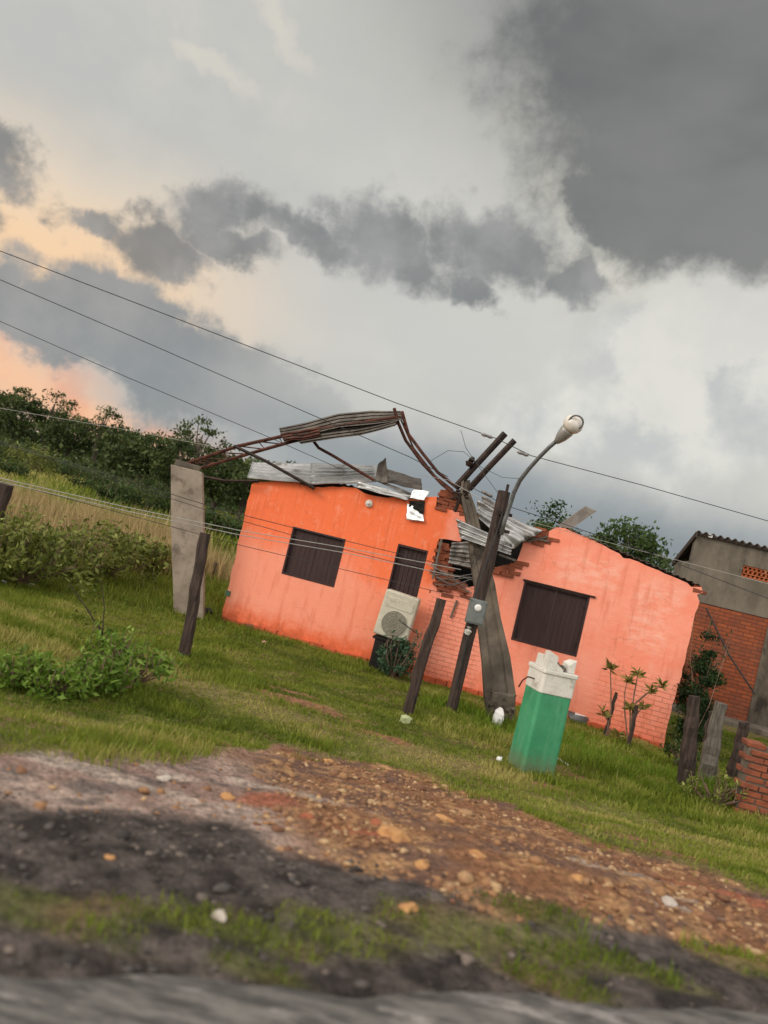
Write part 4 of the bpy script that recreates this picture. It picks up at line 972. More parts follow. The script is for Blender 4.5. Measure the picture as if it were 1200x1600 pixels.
for i, (px, Y, rx, h, lb_) in enumerate([(55, 48, 1.8, 2.0, 'pale green round shrub on the hillside above the dry grass'), (160, 44, 1.6, 1.5, 'dark green shrub on the hillside left of centre'), (200, 38, 1.4, 1.3, 'dark shrub at the top edge of the dry grass'),
                                    (110, 56, 1.9, 1.6, 'dim shrub near the wood, between two others on the slope'), (245, 40, 1.5, 1.5, 'dark shrub just left of the pillar on the slope'), (10, 60, 2.2, 1.7, 'dark shrub on the slope at the left edge'), (345, 33, 1.6, 1.4, 'dark shrub seen between pillar and coral house'), (20, 40, 1.5, 1.1, 'low shrub on the slope over the dry grass at far left'), (235, 52, 1.8, 1.7, 'broad shrub below the tall tree near the pillar')]):
    o = bush('shrub', lb_, 'shrub', (0, 0, 0), rx, rx*.8, h, M['leaf_bush' if i == 0 else 'leaf_dark'], .2, 32, 60, 80+i, GH, .4); place(o, px, Y)
# bush by the air conditioner and the creeper at the right corner
p = on0(612, 1058); bush('garden_bush', 'blue-green leafy bush growing under the air conditioner', 'bush', p, .34, .25, .75, M['leaf_blue'], .085, 20, 42, 120, None, .12)
p = HL+e*(LEN+.33)+nrm*.05; bush('creeper', 'dark green creeper growing up the right corner of the coral house', 'creeper', p, .2, .5, 2.0, M['leaf_creeper'], .075, 60, 70, 121, None, .12)
p = HL+e*(LEN+.7)-nrm*1.6; bush('creeper', 'dark leafy growth in the gap between the coral house and its neighbour', 'creeper', p, .22, .4, .7, M['leaf_creeper'], .08, 26, 60, 122, None, .16)
# lush weeds on the left
GW = 'clumps of bright weeds on the left of the verge'
for i, (px, py, rx, h, lb_) in enumerate([(205, 1075, .42, .42, 'bright green weed clump left of the leaning dark post'), (150, 1085, .4, .34, 'green weed clump second from the leaning dark post'), (85, 1090, .35, .28, 'low green weed clump on the left verge'),
                                     (20, 1075, .4, .30, 'green weed clump at the left edge of the photo'), (175, 1040, .35, .4, 'dark weed clump behind the brightest weeds')]):
    bush('weed_clump', lb_, 'weeds', ground_at(px, py), rx, rx*.6, h, M['leaf_bright'], .085, 16, 36, 140+i, GW, .15)
for i, (px, py, rx, h, lb_) in enumerate([(1112, 1262, .38, .42, 'yellowish weeds in front of the three stakes at the right'), (1060, 1205, .3, .4, 'green weeds between the coral house corner and the tall dark stake')]):
    bush('weed_clump', lb_, 'weeds', ground_at(px, py), rx, rx*.6, h, M['leaf_bush' if i == 0 else 'leaf_dark'], .06, 14, 40, 170+i, 'weeds at the foot of the right stakes', .1)
o, mb, _ = slab_post('broken_branch', 'thin dark branch leaning across between the tall dark stake and the grey one', 'branch', (1096, 1222), (1112, 1112), .06, .06, None, None, jit=.03); mb.build('stick', M['wood_dark'], o)
# thin bare sapling
p = ground_at(168, 1035); o = empty('sapling', p, 'thin dark leaning sapling with few leaves in the left grass', 'sapling'); mb = MB()
def sp(px, py): return at(px, py, p.y)-p
mb.tube([Vector((0, 0, -.1)), sp(160, 990), sp(135, 950), sp(108, 912)], [.014, .012, .009, .005], 6); mb.tube([sp(160, 990), sp(163, 950), sp(158, 905)], [.010, .007, .004], 5); mb.build('trunk', M['wood_dark'], o)
rg = np.random.default_rng(9); C_ = np.array([list(sp(135+rg.normal()*16, 950+rg.normal()*24)) for _ in range(70)]); V, F_ = leafquads(C_, .06, .03, rg)
npmesh('foliage', V, F_, M['leaf_bush'], o, {'tint': ('FLOAT', np.repeat(rg.uniform(0, .8, 70), 4))})

# flowering shrub with rosettes in front of the right wall
def rosette_plant(base_px, stems, label, seed):
    rg = np.random.default_rng(seed); p = on0(*base_px); off = (HL-p).dot(nrm); off = (p-HL).dot(nrm)
    o = empty('rosette_shrub', p, label, 'shrub', 'young shrubs against the right wall'); mb = MB(); C_ = []; D_ = []
    for s_ in stems:
        pts = [Vector((0, 0, -.05))]+[ww(a, b_, off+.02*k)-p for k, (a, b_) in enumerate(s_)]
        mb.tube(pts, [.014]+[max(.005, .012-.003*k) for k in range(len(pts)-1)], 5)
        tip = pts[-1]
        for k in range(26):
            a = rg.uniform(0, 6.28); el_ = rg.uniform(-.3, .9); d = Vector((math.cos(a)*math.cos(el_), math.sin(a)*math.cos(el_), math.sin(el_))); C_.append(tip+d*rg.uniform(.02, .10)+Vector((0, 0, rg.uniform(-.06, .02)))); D_.append(d)
    mb.build('stem', M['stem'], o)
    C_ = np.array([list(c_) for c_ in C_]); D_ = np.array([list(d) for d in D_]); n = len(C_); b_ = unit(np.cross(D_, rg.normal(size=(n, 3)))); L = rg.uniform(.10, .17, n)[:, None]
    V = np.stack([C_-D_*L*.4, C_+b_*L*.16, C_+D_*L*.6, C_-b_*L*.16], 1).reshape(-1, 3)
    npmesh('foliage', V, np.arange(4*n).reshape(n, 4), M['leaf_croton'], o, {'tint': ('FLOAT', np.repeat(rg.uniform(0, 1, n), 4))})
rosette_plant((946, 1157), [[(955, 1110), (954, 1042)], [(951, 1130), (943, 1112)], [(953, 1140), (966, 1146)]], 'slim shrub with one tall tufted stem, left of its wider twin by the coral wall', 5)
rosette_plant((984, 1170), [[(976, 1110), (976, 1083), (980, 1062)], [(990, 1090), (997, 1052)], [(992, 1100), (1018, 1078)], [(985, 1105), (1008, 1085), (1034, 1069)], [(985, 1130), (984, 1106)], [(985, 1130), (1004, 1104)]], 'wider branching shrub with yellowish leaf tufts in front of the coral wall', 6)
o, mb, _ = slab_post('garden_stake', 'dark stick staking the slim shrub by the coral wall', 'stake', (944, 1156), (963, 1082), .05, .05, None, 'garden stakes'); mb.build('stick', M['wood_dark'], o)
o, mb, _ = slab_post('garden_stake', 'dark stick staking the wider branching shrub by the coral wall', 'stake', (981, 1172), (995, 1102), .05, .05, None, 'garden stakes'); mb.build('stick', M['wood_dark'], o)

# ------------------------------------------------------------------ neighbouring house on the right
NY = 19.0
nb0 = at(1070, 1085, NY); nz = 0.0
nh = empty('neighbour_house', Vector((nb0.x, NY, 0)), 'grey rendered brick building with corrugated roof right of the coral house', 'house', rz=R(-10))
def nl(px, py, y=0.0):
    Mi = nh_M_inv; d = Mi.to_3x3() @ ray(px, py); o_ = Mi @ EYE; t = (y-o_.y)/d.y; return o_+d*t
nh_M_inv = (Matrix.Translation(nh.location) @ Matrix.Rotation(R(-10), 4, 'Z')).inverted()
zt_ = nl(1088, 832).z; zb_ = nl(1095, 941).z; z0_ = nl(1120, 1084).z; xl = nl(1083, 860).x; xb = nl(1187, 1035).x
print('neighbour', zt_, zb_, z0_, xl, xb)
XR = xl+9
def brickmat():
    mt, T, b = newmat('brick_wall'); oc = T.n('ShaderNodeTexCoord').outputs['Object']; x, y, z = T.xyz(oc)
    cv = T.n('ShaderNodeCombineXYZ'); T.L.new(T.m('ADD', x, y), cv.inputs[0]); T.L.new(z, cv.inputs[1])
    br = T.n('ShaderNodeTexBrick'); T.L.new(cv.outputs[0], br.inputs['Vector']); br.inputs['Scale'].default_value = 1; br.inputs['Brick Width'].default_value = .27; br.inputs['Row Height'].default_value = .095; br.inputs['Mortar Size'].default_value = .010
    br.inputs['Color1'].default_value = (.34, .085, .028, 1); br.inputs['Color2'].default_value = (.22, .052, .02, 1); br.inputs['Mortar'].default_value = (.13, .05, .03, 1); br.inputs['Mortar Smooth'].default_value = .4
    n = T.noise(oc, 1.4, 6, .6); c = T.mix(T.m('MULTIPLY', T.ss(n, .4, .7), .6), br.outputs['Color'], (.15, .055, .035, 1))
    T.L.new(c, b.inputs['Base Color']); b.inputs['Roughness'].default_value = .95
    bump(T, b, T.m('ADD', T.m('MULTIPLY', br.outputs['Fac'], -1), T.m('MULTIPLY', T.noise(oc, 20, 5), .5)), .014); return mt
M['brick_wall'] = brickmat()
va = nl(1160, 880); vb = nl(1161, 905); vz0, vz1 = min(va.z, vb.z), va.z
vz1 = nl(1168, 884).z; vz0 = nl(1164, 902).z; vx0 = nl(1160, 890).x; vx1 = vx0+1.3
mb = MB()
plate(mb, [(xl, zb_), (XR, zb_), (XR, zt_-.02), (xl, zt_-.02)], [[(vx0, vz0), (vx1, vz0), (vx1, vz1), (vx0, vz1)]], 0, .2)
mb.build('upper_wall', [M['render_grey'], M['render_grey'], M['render_grey']], nh)
mb = MB(); mb.box(((xl+xb)/2, .11, zb_/2+.0), (xb-xl, .18, zb_-.002)); mb.build('brick_panel', M['brick_wall'], nh)
for cx_, sx_, sy_ in ((xb+.25, .5, .24), (XR-1, 2, .2)):
    mb = MB(); mb.box((cx_, .1, zb_/2), (sx_, sy_, zb_-.004)); mb.build('column', M['pole_concrete'], nh, bevel=.01)
mb = MB(); mb.box((xb+.5+(XR-2-xb-.5)/2, .13, zb_/2), (XR-2-xb-.5, .1, zb_-.01)); mb.build('door', M['wood_dark'], nh)
ND = 1.5
for cx_, cy_, sx_, sy_ in ((xl+.1, .2+ND/2, .2, ND), (XR-.1, .2+ND/2, .2, ND), ((xl+XR)/2, ND+.1, XR-xl-.41, .2)):
    mb = MB(); hz_ = zt_-.75; mb.box((cx_, cy_, hz_/2), (sx_, sy_-.004, hz_)); mb.build('side_wall', M['render_grey'], nh)
# vent of pierced bricks
mb = MB(); nr = 3; nc = 12; hh = (vz1-vz0)/nr; wv = (vx1-vx0)/nc
for r_ in range(nr+1): mb.box(((vx0+vx1)/2, .09, vz0+hh*r_+(.02 if r_ == 0 else -.02 if r_ == nr else 0)), (vx1-vx0-.004, .14, .03))
for r_ in range(nr):
    for c_ in range(nc):
        x0 = vx0+wv*(c_+(.5 if r_ % 2 else .2)); 
        if x0+.03 < vx1: mb.box((x0, .09, vz0+hh*(r_+.5)), (.05, .12, hh-.05))
vn = mb.build('vent', M['brick'], nh)
mb = MB(); mb.box(((vx0+vx1)/2, .185, (vz0+vz1)/2), (vx1-vx0-.01, .02, vz1-vz0-.01)); mb.build('backing', M['dark'], vn)
# roof: corrugated fibre sheet with a wavy front edge, dark verge board on the left
mb = MB(); corr(mb, (xl-.03, -.12, zt_+.02), (XR+.2, -.12, zt_+.02), (XR+.2, ND+.5, zt_-.75), (xl-.03, ND+.5, zt_-.75), pitch=.18, depth=.035, nv=3); mb.build('roof', M['zinc_old'] if False else basic('fibre_roof', (.07, .055, .048, 1), (.11, .09, .08, 1), 3, .9), nh, smooth=True, solid=.02)
mb = MB(); mb.bar((xl-.03, -.12, zt_-.06), (xl-.03, ND+.4, zt_-.82), .05, .15); mb.build('fascia', M['wood_dark'], nh)
mb = MB(); mb.box(((xl+XR)/2, -.05, zt_-.03), (XR-xl, .04, .06)); mb.build('fascia', M['wood_dark'], nh)
mb = MB(); p_ = nl(1109, 838); mb.box((p_.x, -.05, p_.z), (.1, .1, .08)); mb.build('wall_light', M['plastic_white'], nh, bevel=.01)
mb = MB(); pp0 = nl(1103, 950, -.2); pp1 = nl(1180, 1085, -.2); mb.tube([pp0, (pp0+pp1)/2+Vector((.0, 0, -.12)), pp1], .022, 6); mb.build('hanging_cable', M['wire'], nh)
mb = MB(); mb.box(((xl+XR)/2-.3, -.5, .06), (XR-xl+1.2, .9, .14)); mb.build('step', M['concrete_old'], nh, bevel=.02)

# broken brick stub near the stakes
bb = ground_at(1172, 1278); bs = empty('brick_stub', bb, 'broken stub of stacked red bricks at the right edge of the photo', 'brick pier', rz=R(-10)); mb = MB()
n_r = int(1.0/.085)
for r_ in range(n_r):
    wdt_ = .62 if r_ < n_r-4 else .62-.12*(r_-n_r+5)
    x = -.25+(.06 if r_ % 2 else 0)
    while x < -.25+wdt_:
        mb.box((x+.11, rr.uniform(-.015, .015), .04+r_*.085), (.225, .24, .066), Matrix.Rotation(rr.uniform(-.05, .05), 4, 'Z'), jit=.006); x += .24
mb.build('brick_courses', M['brick_dirty'], bs, bevel=.008)
mb = MB(); mb.box((.06, 0, .46), (.56, .19, .88)); mb.build('mortar_core', M['concrete_old'], bs)

# grey plank sticking up from the wall head
pk = ww(876, 824, -.3); o = empty('loose_plank', pk, 'short grey plank jutting up from the top of the right coral wall', 'plank')
p1 = ww(930, 800, -.25)-pk; p0 = ww(872, 823, -.3)-pk; dirv = (p1-p0).normalized(); sd_ = Vector((dirv.y, -dirv.x, 0)).normalized(); uu = dirv.cross(Vector((0, 1, 0))).normalized()*-1
a0, a1, a2, a3 = [ww(*q, -.25)-pk for q in ((872, 822), (893, 826), (932, 799), (915, 792))]
nv_ = Vector((0, .03, .02)); mb = MB(); mb.add([a0, a1, a2, a3, a0+nv_, a1+nv_, a2+nv_, a3+nv_], [(0, 1, 2, 3), (7, 6, 5, 4), (0, 4, 5, 1), (1, 5, 6, 2), (2, 6, 7, 3), (3, 7, 4, 0)]); mb.build('board', basic('plank_grey', (.17, .15, .13, 1), (.24, .215, .19, 1), 4, .9), o)

# ------------------------------------------------------------------ small litter
def lump(name, label, cat, px, py, s, mat, seed=0, flat=.6, group=None, lift=0.0):
    rr_ = random.Random(seed); p = ground_at(px, py); bm = bmesh.new(); bmesh.ops.create_icosphere(bm, subdivisions=2, radius=1)
    for v in bm.verts:
        k = 1+rr_.uniform(-.22, .22); v.co = Vector((v.co.x*s[0]*k, v.co.y*s[1]*k, v.co.z*s[2]*k))
    me = bpy.data.meshes.new(name); bm.to_mesh(me); bm.free(); me.materials.append(mat); o = bpy.data.objects.new(name, me); col.objects.link(o)
    o.location = p+Vector((0, 0, s[2]*.25+lift)); o.rotation_euler = (0, 0, rr_.uniform(0, 6)); return tag(o, label, cat, group)
GR = 'larger stones lying on the bare verge'
for i, (px, py, s_, mt, lb_) in enumerate([(612, 1308, .10, 'stone_ochre', 'large ochre stone in the middle of the gravel'), (358, 1238, .05, 'stone_ochre', 'orange stone beside the red soil patch'), (638, 1417, .045, 'stone_ochre', 'flat orange stone below the gravel by the dark soil'),
        (515, 1186, .06, 'stone_ochre', 'tan stone at the upper edge of the gravel'), (343, 1432, .035, 'stone_pale', 'pale stone among the left green tufts'), (690, 1285, .07, 'stone_ochre', 'ochre stone right of the largest stone'),
        (745, 1345, .06, 'stone_ochre', 'ochre stone low in the gravel, right of the dark soil'), (590, 1282, .06, 'stone_red', 'reddish stone above the largest ochre stone'), (1045, 1412, .055, 'stone_pale', 'whitish stone at the right on the pale streak'),
        (258, 1212, .05, 'stone_pale', 'pale stone at the grass edge on the left'), (480, 1275, .05, 'stone_red', 'red stone near the left end of the gravel'), (660, 1350, .05, 'stone_ochre', 'yellowish stone below the largest ochre stone'), (170, 1345, .022, 'stone_ochre', 'small orange stone on the dark soil at left'), (900, 1380, .05, 'stone_ochre', 'ochre stone at the right end of the gravel')]):
    lump('stone', lb_, 'stone', px, py, (s_*1.1, s_*.8, s_*.42), M[mt], 200+i, group=GR)
lump('litter', 'white scrap of litter in the grass left of the bushes', 'litter', 48, 917, (.11, .06, .05), M['plastic_white'], 31, group='white litter')
lump('litter', 'white litter at the left edge beside the grass', 'litter', 5, 912, (.07, .05, .05), M['plastic_white'], 32, group='white litter')
lump('litter', 'pink scrap on the lawn below the left window', 'litter', 412, 1006, (.08, .04, .03), basic('pink', (.55, .3, .22, 1), (.6, .35, .26, 1)), 33)
lump('litter', 'white scrap at the foot of the green pier', 'litter', 780, 1187, (.05, .04, .04), M['plastic_white'], 34, group='white litter')
lump('yellow_bag', 'pale green plastic bag at the foot of the leaning post', 'bag', 633, 1128, (.09, .07, .09), basic('pale_bag', (.35, .40, .20, 1), (.45, .48, .28, 1)), 35)
lump('debris', 'black debris on the grass between concrete pillar and coral house', 'debris', 322, 960, (.28, .14, .09), M['dark'], 36)
lump('plastic_bag', 'crumpled white plastic caught at the foot of the broken concrete pole', 'bag', 776, 1133, (.09, .07, .16), M['plastic_white'], 37, lift=.08)
lump('rubble', 'broken pink masonry block under the door', 'rubble', 588, 1044, (.13, .1, .07), basic('pinkrub', (.45, .3, .26, 1), (.6, .45, .4, 1)), 38, group='rubble by the door')
lump('rubble', 'broken masonry lump right of the garden bush under the door', 'rubble', 640, 1052, (.11, .08, .06), M['brick_dirty'], 39, group='rubble by the door')
p = ground_at(876, 1194); o = empty('white_stick', p, 'thin white stick lying in the grass right of the green pier', 'stick'); mb = MB(); mb.tube([at(866, 1185, p.y+.1)-p+Vector((0, 0, .03)), at(887, 1199, p.y-.02)-p+Vector((0, 0, .03))], .013, 6); mb.build('rod', M['plastic_white'], o)
# bowl lying against the wall
p = on0(899, 1130)+Vector((0, 0, .02)); o = empty('metal_basin', p, 'grey and white metal basin tipped against the coral wall by the pier', 'basin'); mb = MB()
mb.tube([(0, 0, .0), (0, -.0, .03), (.01, 0, .10), (.02, 0, .16), (.02, 0, .165), (.02, 0, .12)], [.08, .13, .17, .19, .175, .14], 16); ob = mb.build('bowl', M['arm_metal'], o, smooth=True); ob.rotation_euler = (R(35), R(-10), 0)
mb = MB(); mb.box((.03, -.03, .17), (.2, .14, .06), Matrix.Rotation(.4, 4, 'X'), jit=.02); mb.build('liner', M['plastic_white'], o, bevel=.01)

# ------------------------------------------------------------------ wires
GWI = 'overhead wires along the road'
def wire(pts, r_, mat, label, group=GWI, sag=.0, ext0=True, ext1=True, n=10, name='power_line'):
    r_ *= .72
    P = [at(a, b_, Y) for a, b_, Y in pts]
    if ext0: P.insert(0, P[0]+(P[0]-P[1]).normalized()*18)
    if ext1: P.append(P[-1]+(P[-1]-P[-2]).normalized()*18)
    Q = []
    for i in range(len(P)-1):
        for j in range(n):
            t = j/n; q = P[i].lerp(P[i+1], t); q.z -= sag*math.sin(math.pi*t)*(P[i+1]-P[i]).length/5; Q.append(q)
    Q.append(P[-1]); o0 = Q[0].copy(); mb = MB(); mb.tube([q-o0 for q in Q], r_, 6)
    o = mb.build(name, mat); o.location = o0; return tag(o, label, 'wire', group)
wire([(0, 392, 11), (300, 507, 11.3), (620, 630, 11.7), (775, 685, 12), (830, 712, 12.1), (1000, 757, 12.3), (1200, 814, 12.6)], .0095, M['wire'], 'topmost dark wire crossing the whole sky from the upper left')
wire([(0, 437, 11.4), (240, 540, 11.7), (480, 645, 12), (640, 714, 12.6), (700, 745, 12.9)], .009, M['wire'], 'second dark wire from the top, ending at the leaning crossarms', ext1=False)
wire([(0, 502, 11.8), (200, 590, 12), (420, 683, 12.4), (560, 745, 15.5)], .008, M['wire'], 'third thin wire from the top, passing behind the bent truss', ext1=False)
wire([(60, 648, 16), (200, 672, 16), (345, 700, 16)], .007, M['wire_pale'], 'faint pale wire low over the left treeline', ext1=False)
wire([(738, 762, 12.6), (790, 790, 12.3), (860, 812, 12.6), (1000, 858, 12.4), (1200, 935, 12)], .009, M['wire'], 'dark wire from the crossarms running right above the coral wall', ext0=False)
wire([(745, 790, 12.4), (840, 818, 12.5), (960, 850, 12.5), (1200, 912, 12.2)], .006, M['wire_pale'], 'thin pale wire running right across the grey neighbouring house', ext0=False)
wire([(0, 690, 10.8), (180, 745, 11.0), (345, 796, 11.4), (520, 840, 11.8), (700, 884, 12.0)], .0085, M['wire'], 'upper dark wire across the left window of the coral house', ext1=False)
wire([(0, 693, 11.0), (180, 750, 11.2), (350, 806, 11.6), (520, 854, 11.9), (690, 897, 12.1)], .0075, M['wire'], 'lower of the paired dark wires across the left window', ext1=False)
wire([(0, 747, 10.2), (200, 793, 10.6), (375, 829, 11), (540, 856, 11.3), (720, 890, 11.6)], .009, M['wire_pale'], 'upper pale wire sagging across pillar and door', ext1=False)
wire([(0, 752, 10.3), (200, 799, 10.7), (375, 836, 11.1), (540, 864, 11.4), (720, 902, 11.7)], .009, M['wire_pale'], 'lower pale wire sagging across pillar and door', ext1=False)
wire([(250, 818, 11.2), (380, 853, 11.4), (520, 886, 11.6), (740, 938, 11.3)], .007, M['wire'], 'lowest thin dark wire reaching the meter box', ext1=False)
GL = 'loose wires hanging from the leaning crossarms'
wire([(720, 672, 12.2), (728, 700, 12.2), (752, 735, 12.2), (778, 770, 12.0)], .006, M['wire'], 'loose wire dropping from the topmost wire through the crossarms', GL, ext0=False, ext1=False, name='loose_wire')
wire([(670, 722, 12.6), (700, 704, 12.5), (725, 706, 12.4), (752, 730, 12.3), (785, 746, 12.2), (815, 748, 12.0)], .006, M['wire'], 'thin looped wire curling around the crossarms to the lamp arm', GL, ext0=False, ext1=False, n=6, name='loose_wire')
wire([(655, 742, 12.7), (700, 750, 12.7), (760, 784, 12.4), (830, 830, 12.3)], .006, M['wire_pale'], 'pale slack wire passing under the crossarms', GL, ext0=False, ext1=False, name='loose_wire')
# insulators / splices clipped on the lines
def splice(px, py, px2, py2, Y, label):
    a = at(px, py, Y); c_ = at(px2, py2, Y); o = None; mb = MB(); mb.tube([Vector((0, 0, 0)), (c_-a)*.2, (c_-a)*.5, (c_-a)*.8, c_-a], [.012, .03, .022, .03, .012], 8)
    o = mb.build('insulator', M['zinc_old']); o.location = a; tag(o, label, 'insulator', 'insulators on the wires')
splice(808, 706, 826, 712, 12.05, 'small grey insulator on the topmost wire right of the crossarms')
splice(752, 678, 770, 684, 11.95, 'small grey insulator on the topmost wire left of the crossarms')
splice(752, 767, 770, 776, 12.45, 'small grey insulator on the wire below the crossarms')

# ------------------------------------------------------------------ grass and gravel
def blades(name, P, h, wdt, mat, rg, lean=.5, tint=None, label=None, cat='grass'):
    n = len(P); a = rg.uniform(0, 2*np.pi, n); d = np.stack([np.cos(a), np.sin(a), np.zeros(n)], -1)
    a2 = rg.uniform(0, 2*np.pi, n); b_ = np.stack([np.cos(a2), np.sin(a2), np.zeros(n)], -1)
    l = (lean*rg.uniform(.2, 1.3, n))[:, None]*h[:, None]; z = np.zeros((n, 3)); z[:, 2] = h
    w_ = np.broadcast_to(wdt, (n,))[:, None]/2; m_ = P+z*.55+d*l*.3; t_ = P+z+d*l
    V = np.stack([P-b_*w_, P+b_*w_, m_-b_*w_*.8, m_+b_*w_*.8, t_-b_*w_*.12, t_+b_*w_*.12], 1).reshape(-1, 3)
    i = np.arange(n)*6; Fc = np.stack([np.stack([i, i+1, i+3, i+2], -1), np.stack([i+2, i+3, i+5, i+4], -1)], 1).reshape(-1, 4)
    o = npmesh(name, V, Fc, mat, attrs={'tint': ('FLOAT', np.repeat(tint, 6))}); return tag(o, label, cat, kind='stuff')
def scatter(n, x0, x1, y0, y1, rg, pow_=1.0):
    """more points where the ground is near, so that blades look evenly dense"""
    y = y0+(y1-y0)*rg.random(n)**pow_; x = rg.uniform(x0, x1, n)*(y/y1*.75+.25) ; return x, y
in_house = lambda x, y: ((x-HL.x)*e.x+(y-HL.y)*e.y > -.02) & ((x-HL.x)*e.x+(y-HL.y)*e.y < LEN+.02) & (-((x-HL.x)*nrm.x+(y-HL.y)*nrm.y) > -.08) & (-((x-HL.x)*nrm.x+(y-HL.y)*nrm.y) < DEP)
rg = np.random.default_rng(71)
x, y = scatter(760000, -13, 13, 2.2, 17, rg, .85)
g = grassness(x, y); dens = g*np.clip(.1+1.5*fbm(x*2.1, y*2.1, 3), 0, 1)*(1-.55*sm(.5, .68, fbm(x*1.3+30, y*3, 4)))*(1-.5*ell(x, y, DF, 1.5, .3))
dens = dens*(1-.92*(y < b_mid(x)-.05)*(1-sm(.44, .60, fbm(x*4+3, y*4, 3))))
k = (rg.random(len(x)) < dens) & ~in_house(x, y); x, y = x[k], y[k]
n1 = fbm(x*.8+9, y*.8, 4); n2 = fbm(x*4, y*4, 3)
lush = np.maximum(sm(.5, .7, n1)*.6, np.maximum(ell(x, y, [(*G(900, 1190).xy, 2.0, .5), (*G(1080, 1260).xy, 1.3, .35), (*G(740, 1110).xy, 1.2, .3), (*G(160, 1080).xy, 1.1, .35), (*G(80, 1000).xy, 2.0, .8)], 1.5, .5), ell(x, y, TF, 1.6, .6)*0))
h = (.022+.035*n2+.075*lush)*rg.uniform(.5, 1.4, len(x)); dry = ell(x, y, DF, 1.6, .2)
tint = np.clip(.22+.5*(n2-.5)+.5*(fbm(x*.6+60, y*1.1, 3)-.5)+.35*lush*.6+rg.normal(size=len(x))*.12+dry*.45+sm(.42, .62, fbm(x*1.1+80, y*2.4, 4))*.38, 0, 1)
P = np.stack([x, y, H(x, y)-.01], -1)
blades('grass', P, h, .006+.0006*y, M['grass'], rg, .55, tint, 'short patchy green lawn and verge grass')
print('grass blades', len(x))
# lush tall grass right and around the pier
x, y = scatter(110000, -4, 13, 6.0, 13.5, rg, 1)
lm = ell(x, y, [(*G(940, 1190).xy, 1.5, .45), (*G(1120, 1240).xy, 1.4, .4), (*G(740, 1120).xy, 1.0, .28), (*G(860, 1150).xy, .9, .3), (*G(1040, 1230).xy, 1.2, .4)], 1.4, .4)
k = (rg.random(len(x)) < lm*.9) & ~in_house(x, y); x, y = x[k], y[k]
P = np.stack([x, y, H(x, y)-.01], -1); hh_ = rg.uniform(.08, .20, len(x))*(.6+.8*fbm(x*2, y*2, 3))
blades('tall_grass', P, hh_, .012, M['grass_lush'], rg, .5, np.clip(rg.normal(.45, .2, len(x)), 0, 1), 'lush taller grass around the green pier and the right stakes')
# left meadow: green grass, then tall straw
x, y = scatter(120000, -22, 2, 11, 34, rg, 1.0); dn = np.clip(fbm(x*.5, y*.5, 3)*1.6-.2, 0, 1); k = (rg.random(len(x)) < dn) & ~in_house(x, y) & (x < HL.x+1.5+0*y); x, y = x[k], y[k]
P = np.stack([x, y, H(x, y)-.02], -1); blades('meadow_grass', P, rg.uniform(.12, .4, len(x))*sm(11, 19, y)*.8+.05*rg.uniform(.6, 1.4, len(x)), .018, M['grass'], rg, .5, np.clip(rg.normal(.35, .22, len(x)), 0, 1), 'rough green meadow grass beyond the bushes')
x, y = scatter(60000, -26, 4, 18.5, 30, rg, 1.0)
dn = sm(.42, .60, fbm(x*.5+4, y*.5, 4))*sm(18.2, 20, y)*sm(30.5, 27, y); k = (rg.random(len(x)) < dn) & (x < -1.5); x, y = x[k], y[k]
P = np.stack([x, y, H(x, y)-.02], -1); blades('straw_grass', P, rg.uniform(.4, 1.1, len(x))*(.35+1.2*fbm(x*1.3, y*1.3, 3)), .022, M['grass_dry'], rg, .28, np.clip(rg.normal(.55, .25, len(x)), 0, 1), 'tall dry straw-coloured grass behind the bushes on the left')
x, y = scatter(60000, -60, 10, 30, 78, rg, 1.0); P = np.stack([x, y, H(x, y)-.05], -1)
blades('hill_grass', P, rg.uniform(.3, .8, len(x)), .12, M['grass'], rg, .5, np.clip(rg.normal(.3, .25, len(x))+1.6*(fbm(x*.1, y*.1, 3)-.42), 0, 1), 'coarse green growth on the hillside field')
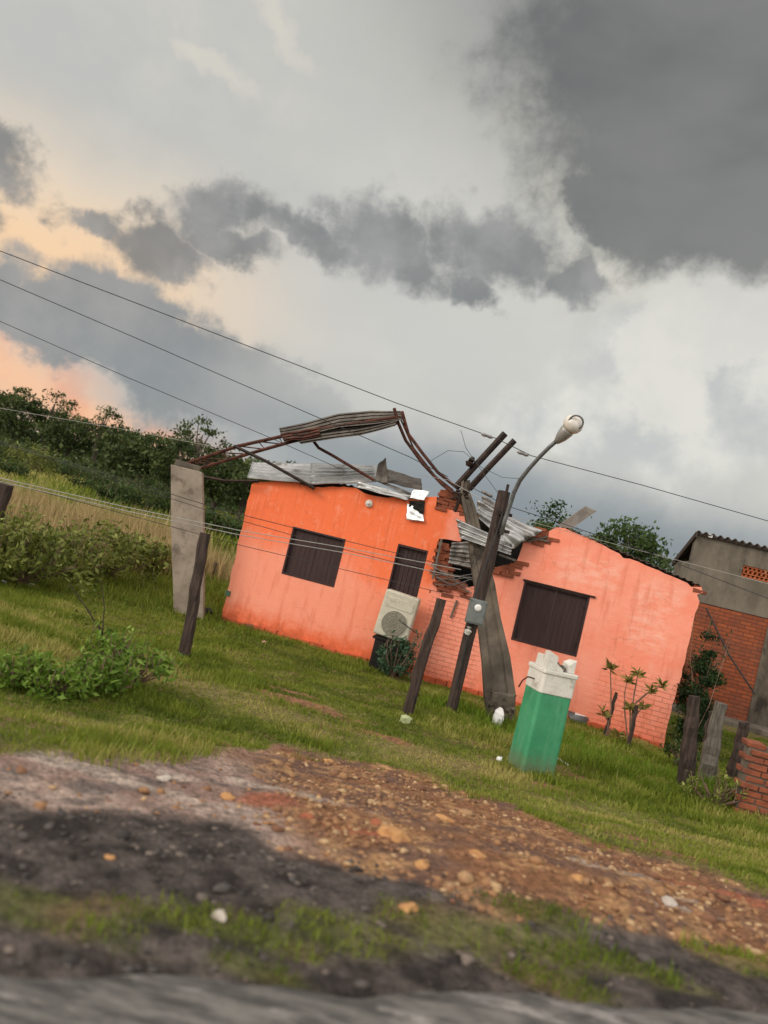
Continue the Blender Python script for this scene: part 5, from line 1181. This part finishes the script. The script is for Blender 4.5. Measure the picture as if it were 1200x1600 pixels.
# gravel: small angular stones pressed into the verge
ico = bmesh.new(); bmesh.ops.create_icosphere(ico, subdivisions=1, radius=1); IV = np.array([v.co[:] for v in ico.verts]); IF = np.array([[v.index for v in f_.verts] for f_ in ico.faces]); ico.free()
def gravel(n, x0, x1, y0, y1, prob, size, mat, rg, name, label):
    x, y = scatter(n, x0, x1, y0, y1, rg, .9); k = rg.random(len(x)) < prob(x, y); x, y = x[k], y[k]; n = len(x)
    s = size*rg.lognormal(0, .45, n); V = IV[None]*rg.uniform(.7, 1.3, (n, len(IV), 1))*np.stack([s*1.3, s, s*.65], -1)[:, None, :]
    a = rg.uniform(0, 6.28, n); ca_, sa_ = np.cos(a)[:, None], np.sin(a)[:, None]
    X_ = V[..., 0]*ca_-V[..., 1]*sa_+x[:, None]; Y_ = V[..., 0]*sa_+V[..., 1]*ca_+y[:, None]; Z_ = V[..., 2]+(H(x, y)+s*.25)[:, None]
    F_ = (IF[None]+(np.arange(n)*len(IV))[:, None, None]).reshape(-1, 3); print(name, n)
    o = npmesh(name, np.stack([X_, Y_, Z_], -1).reshape(-1, 3), F_, mat, attrs={'tint': ('FLOAT', np.repeat(rg.random(n), len(IV)))}); return tag(o, label, 'gravel', kind='stuff')
def gm(name, c1, c2, c3):
    mt, T, b = newmat(name); a = T.n('ShaderNodeAttribute', attribute_name='tint').outputs['Fac']; c = T.mix(T.ss(a, .1, .5), c1, c2); c = T.mix(T.ss(a, .72, .95), c, c3)
    c = T.mix(T.ss(T.noise(T.n('ShaderNodeTexCoord').outputs['Object'], 30, 4), .4, .7, 0, .5), c, T.mix(.5, c1, (.05, .04, .03, 1))); T.L.new(c, b.inputs['Base Color']); b.inputs['Roughness'].default_value = .95; b.inputs['Specular IOR Level'].default_value = .2; return mt
ox = G(760, 1310)
gprob = lambda x, y: (1-grassness(x, y))*sm(-.08, .12, y-b_mid(x)+wobble(x, y, .9, 2.2))*(1-ell(x, y, [(*G(415, 1245).xy, .22, .2)], 1.4, .5))*sm(.0, .45, b_grass(x)-y)*np.clip(.06+.8*sm(-.6, .2, x-G(470, 1290).x)*sm(.33, .62, fbm(x*1.6, y*3, 4))*1.1, 0, 1)
gravel(40000, -8, 14, 3.0, 9.5, gprob, .0125, gm('gravel_ochre', (.20, .10, .06, 1), (.33, .18, .09, 1), (.50, .34, .19, 1)), rg, 'gravel', 'loose ochre and brown gravel spread over the verge')
dprob = lambda x, y: (1-grassness(x, y))*(y > b_road(x)+.03)*(1-sm(-.1, .3, y-b_mid(x)))*.55*sm(.3, .6, fbm(x*3, y*5, 3))
gravel(20000, -7, 9, 2.2, 5.5, dprob, .009, gm('gravel_dark', (.05, .045, .043, 1), (.10, .088, .082, 1), (.20, .16, .135, 1)), rg, 'dark_gravel', 'dark gritty chippings beside the road')
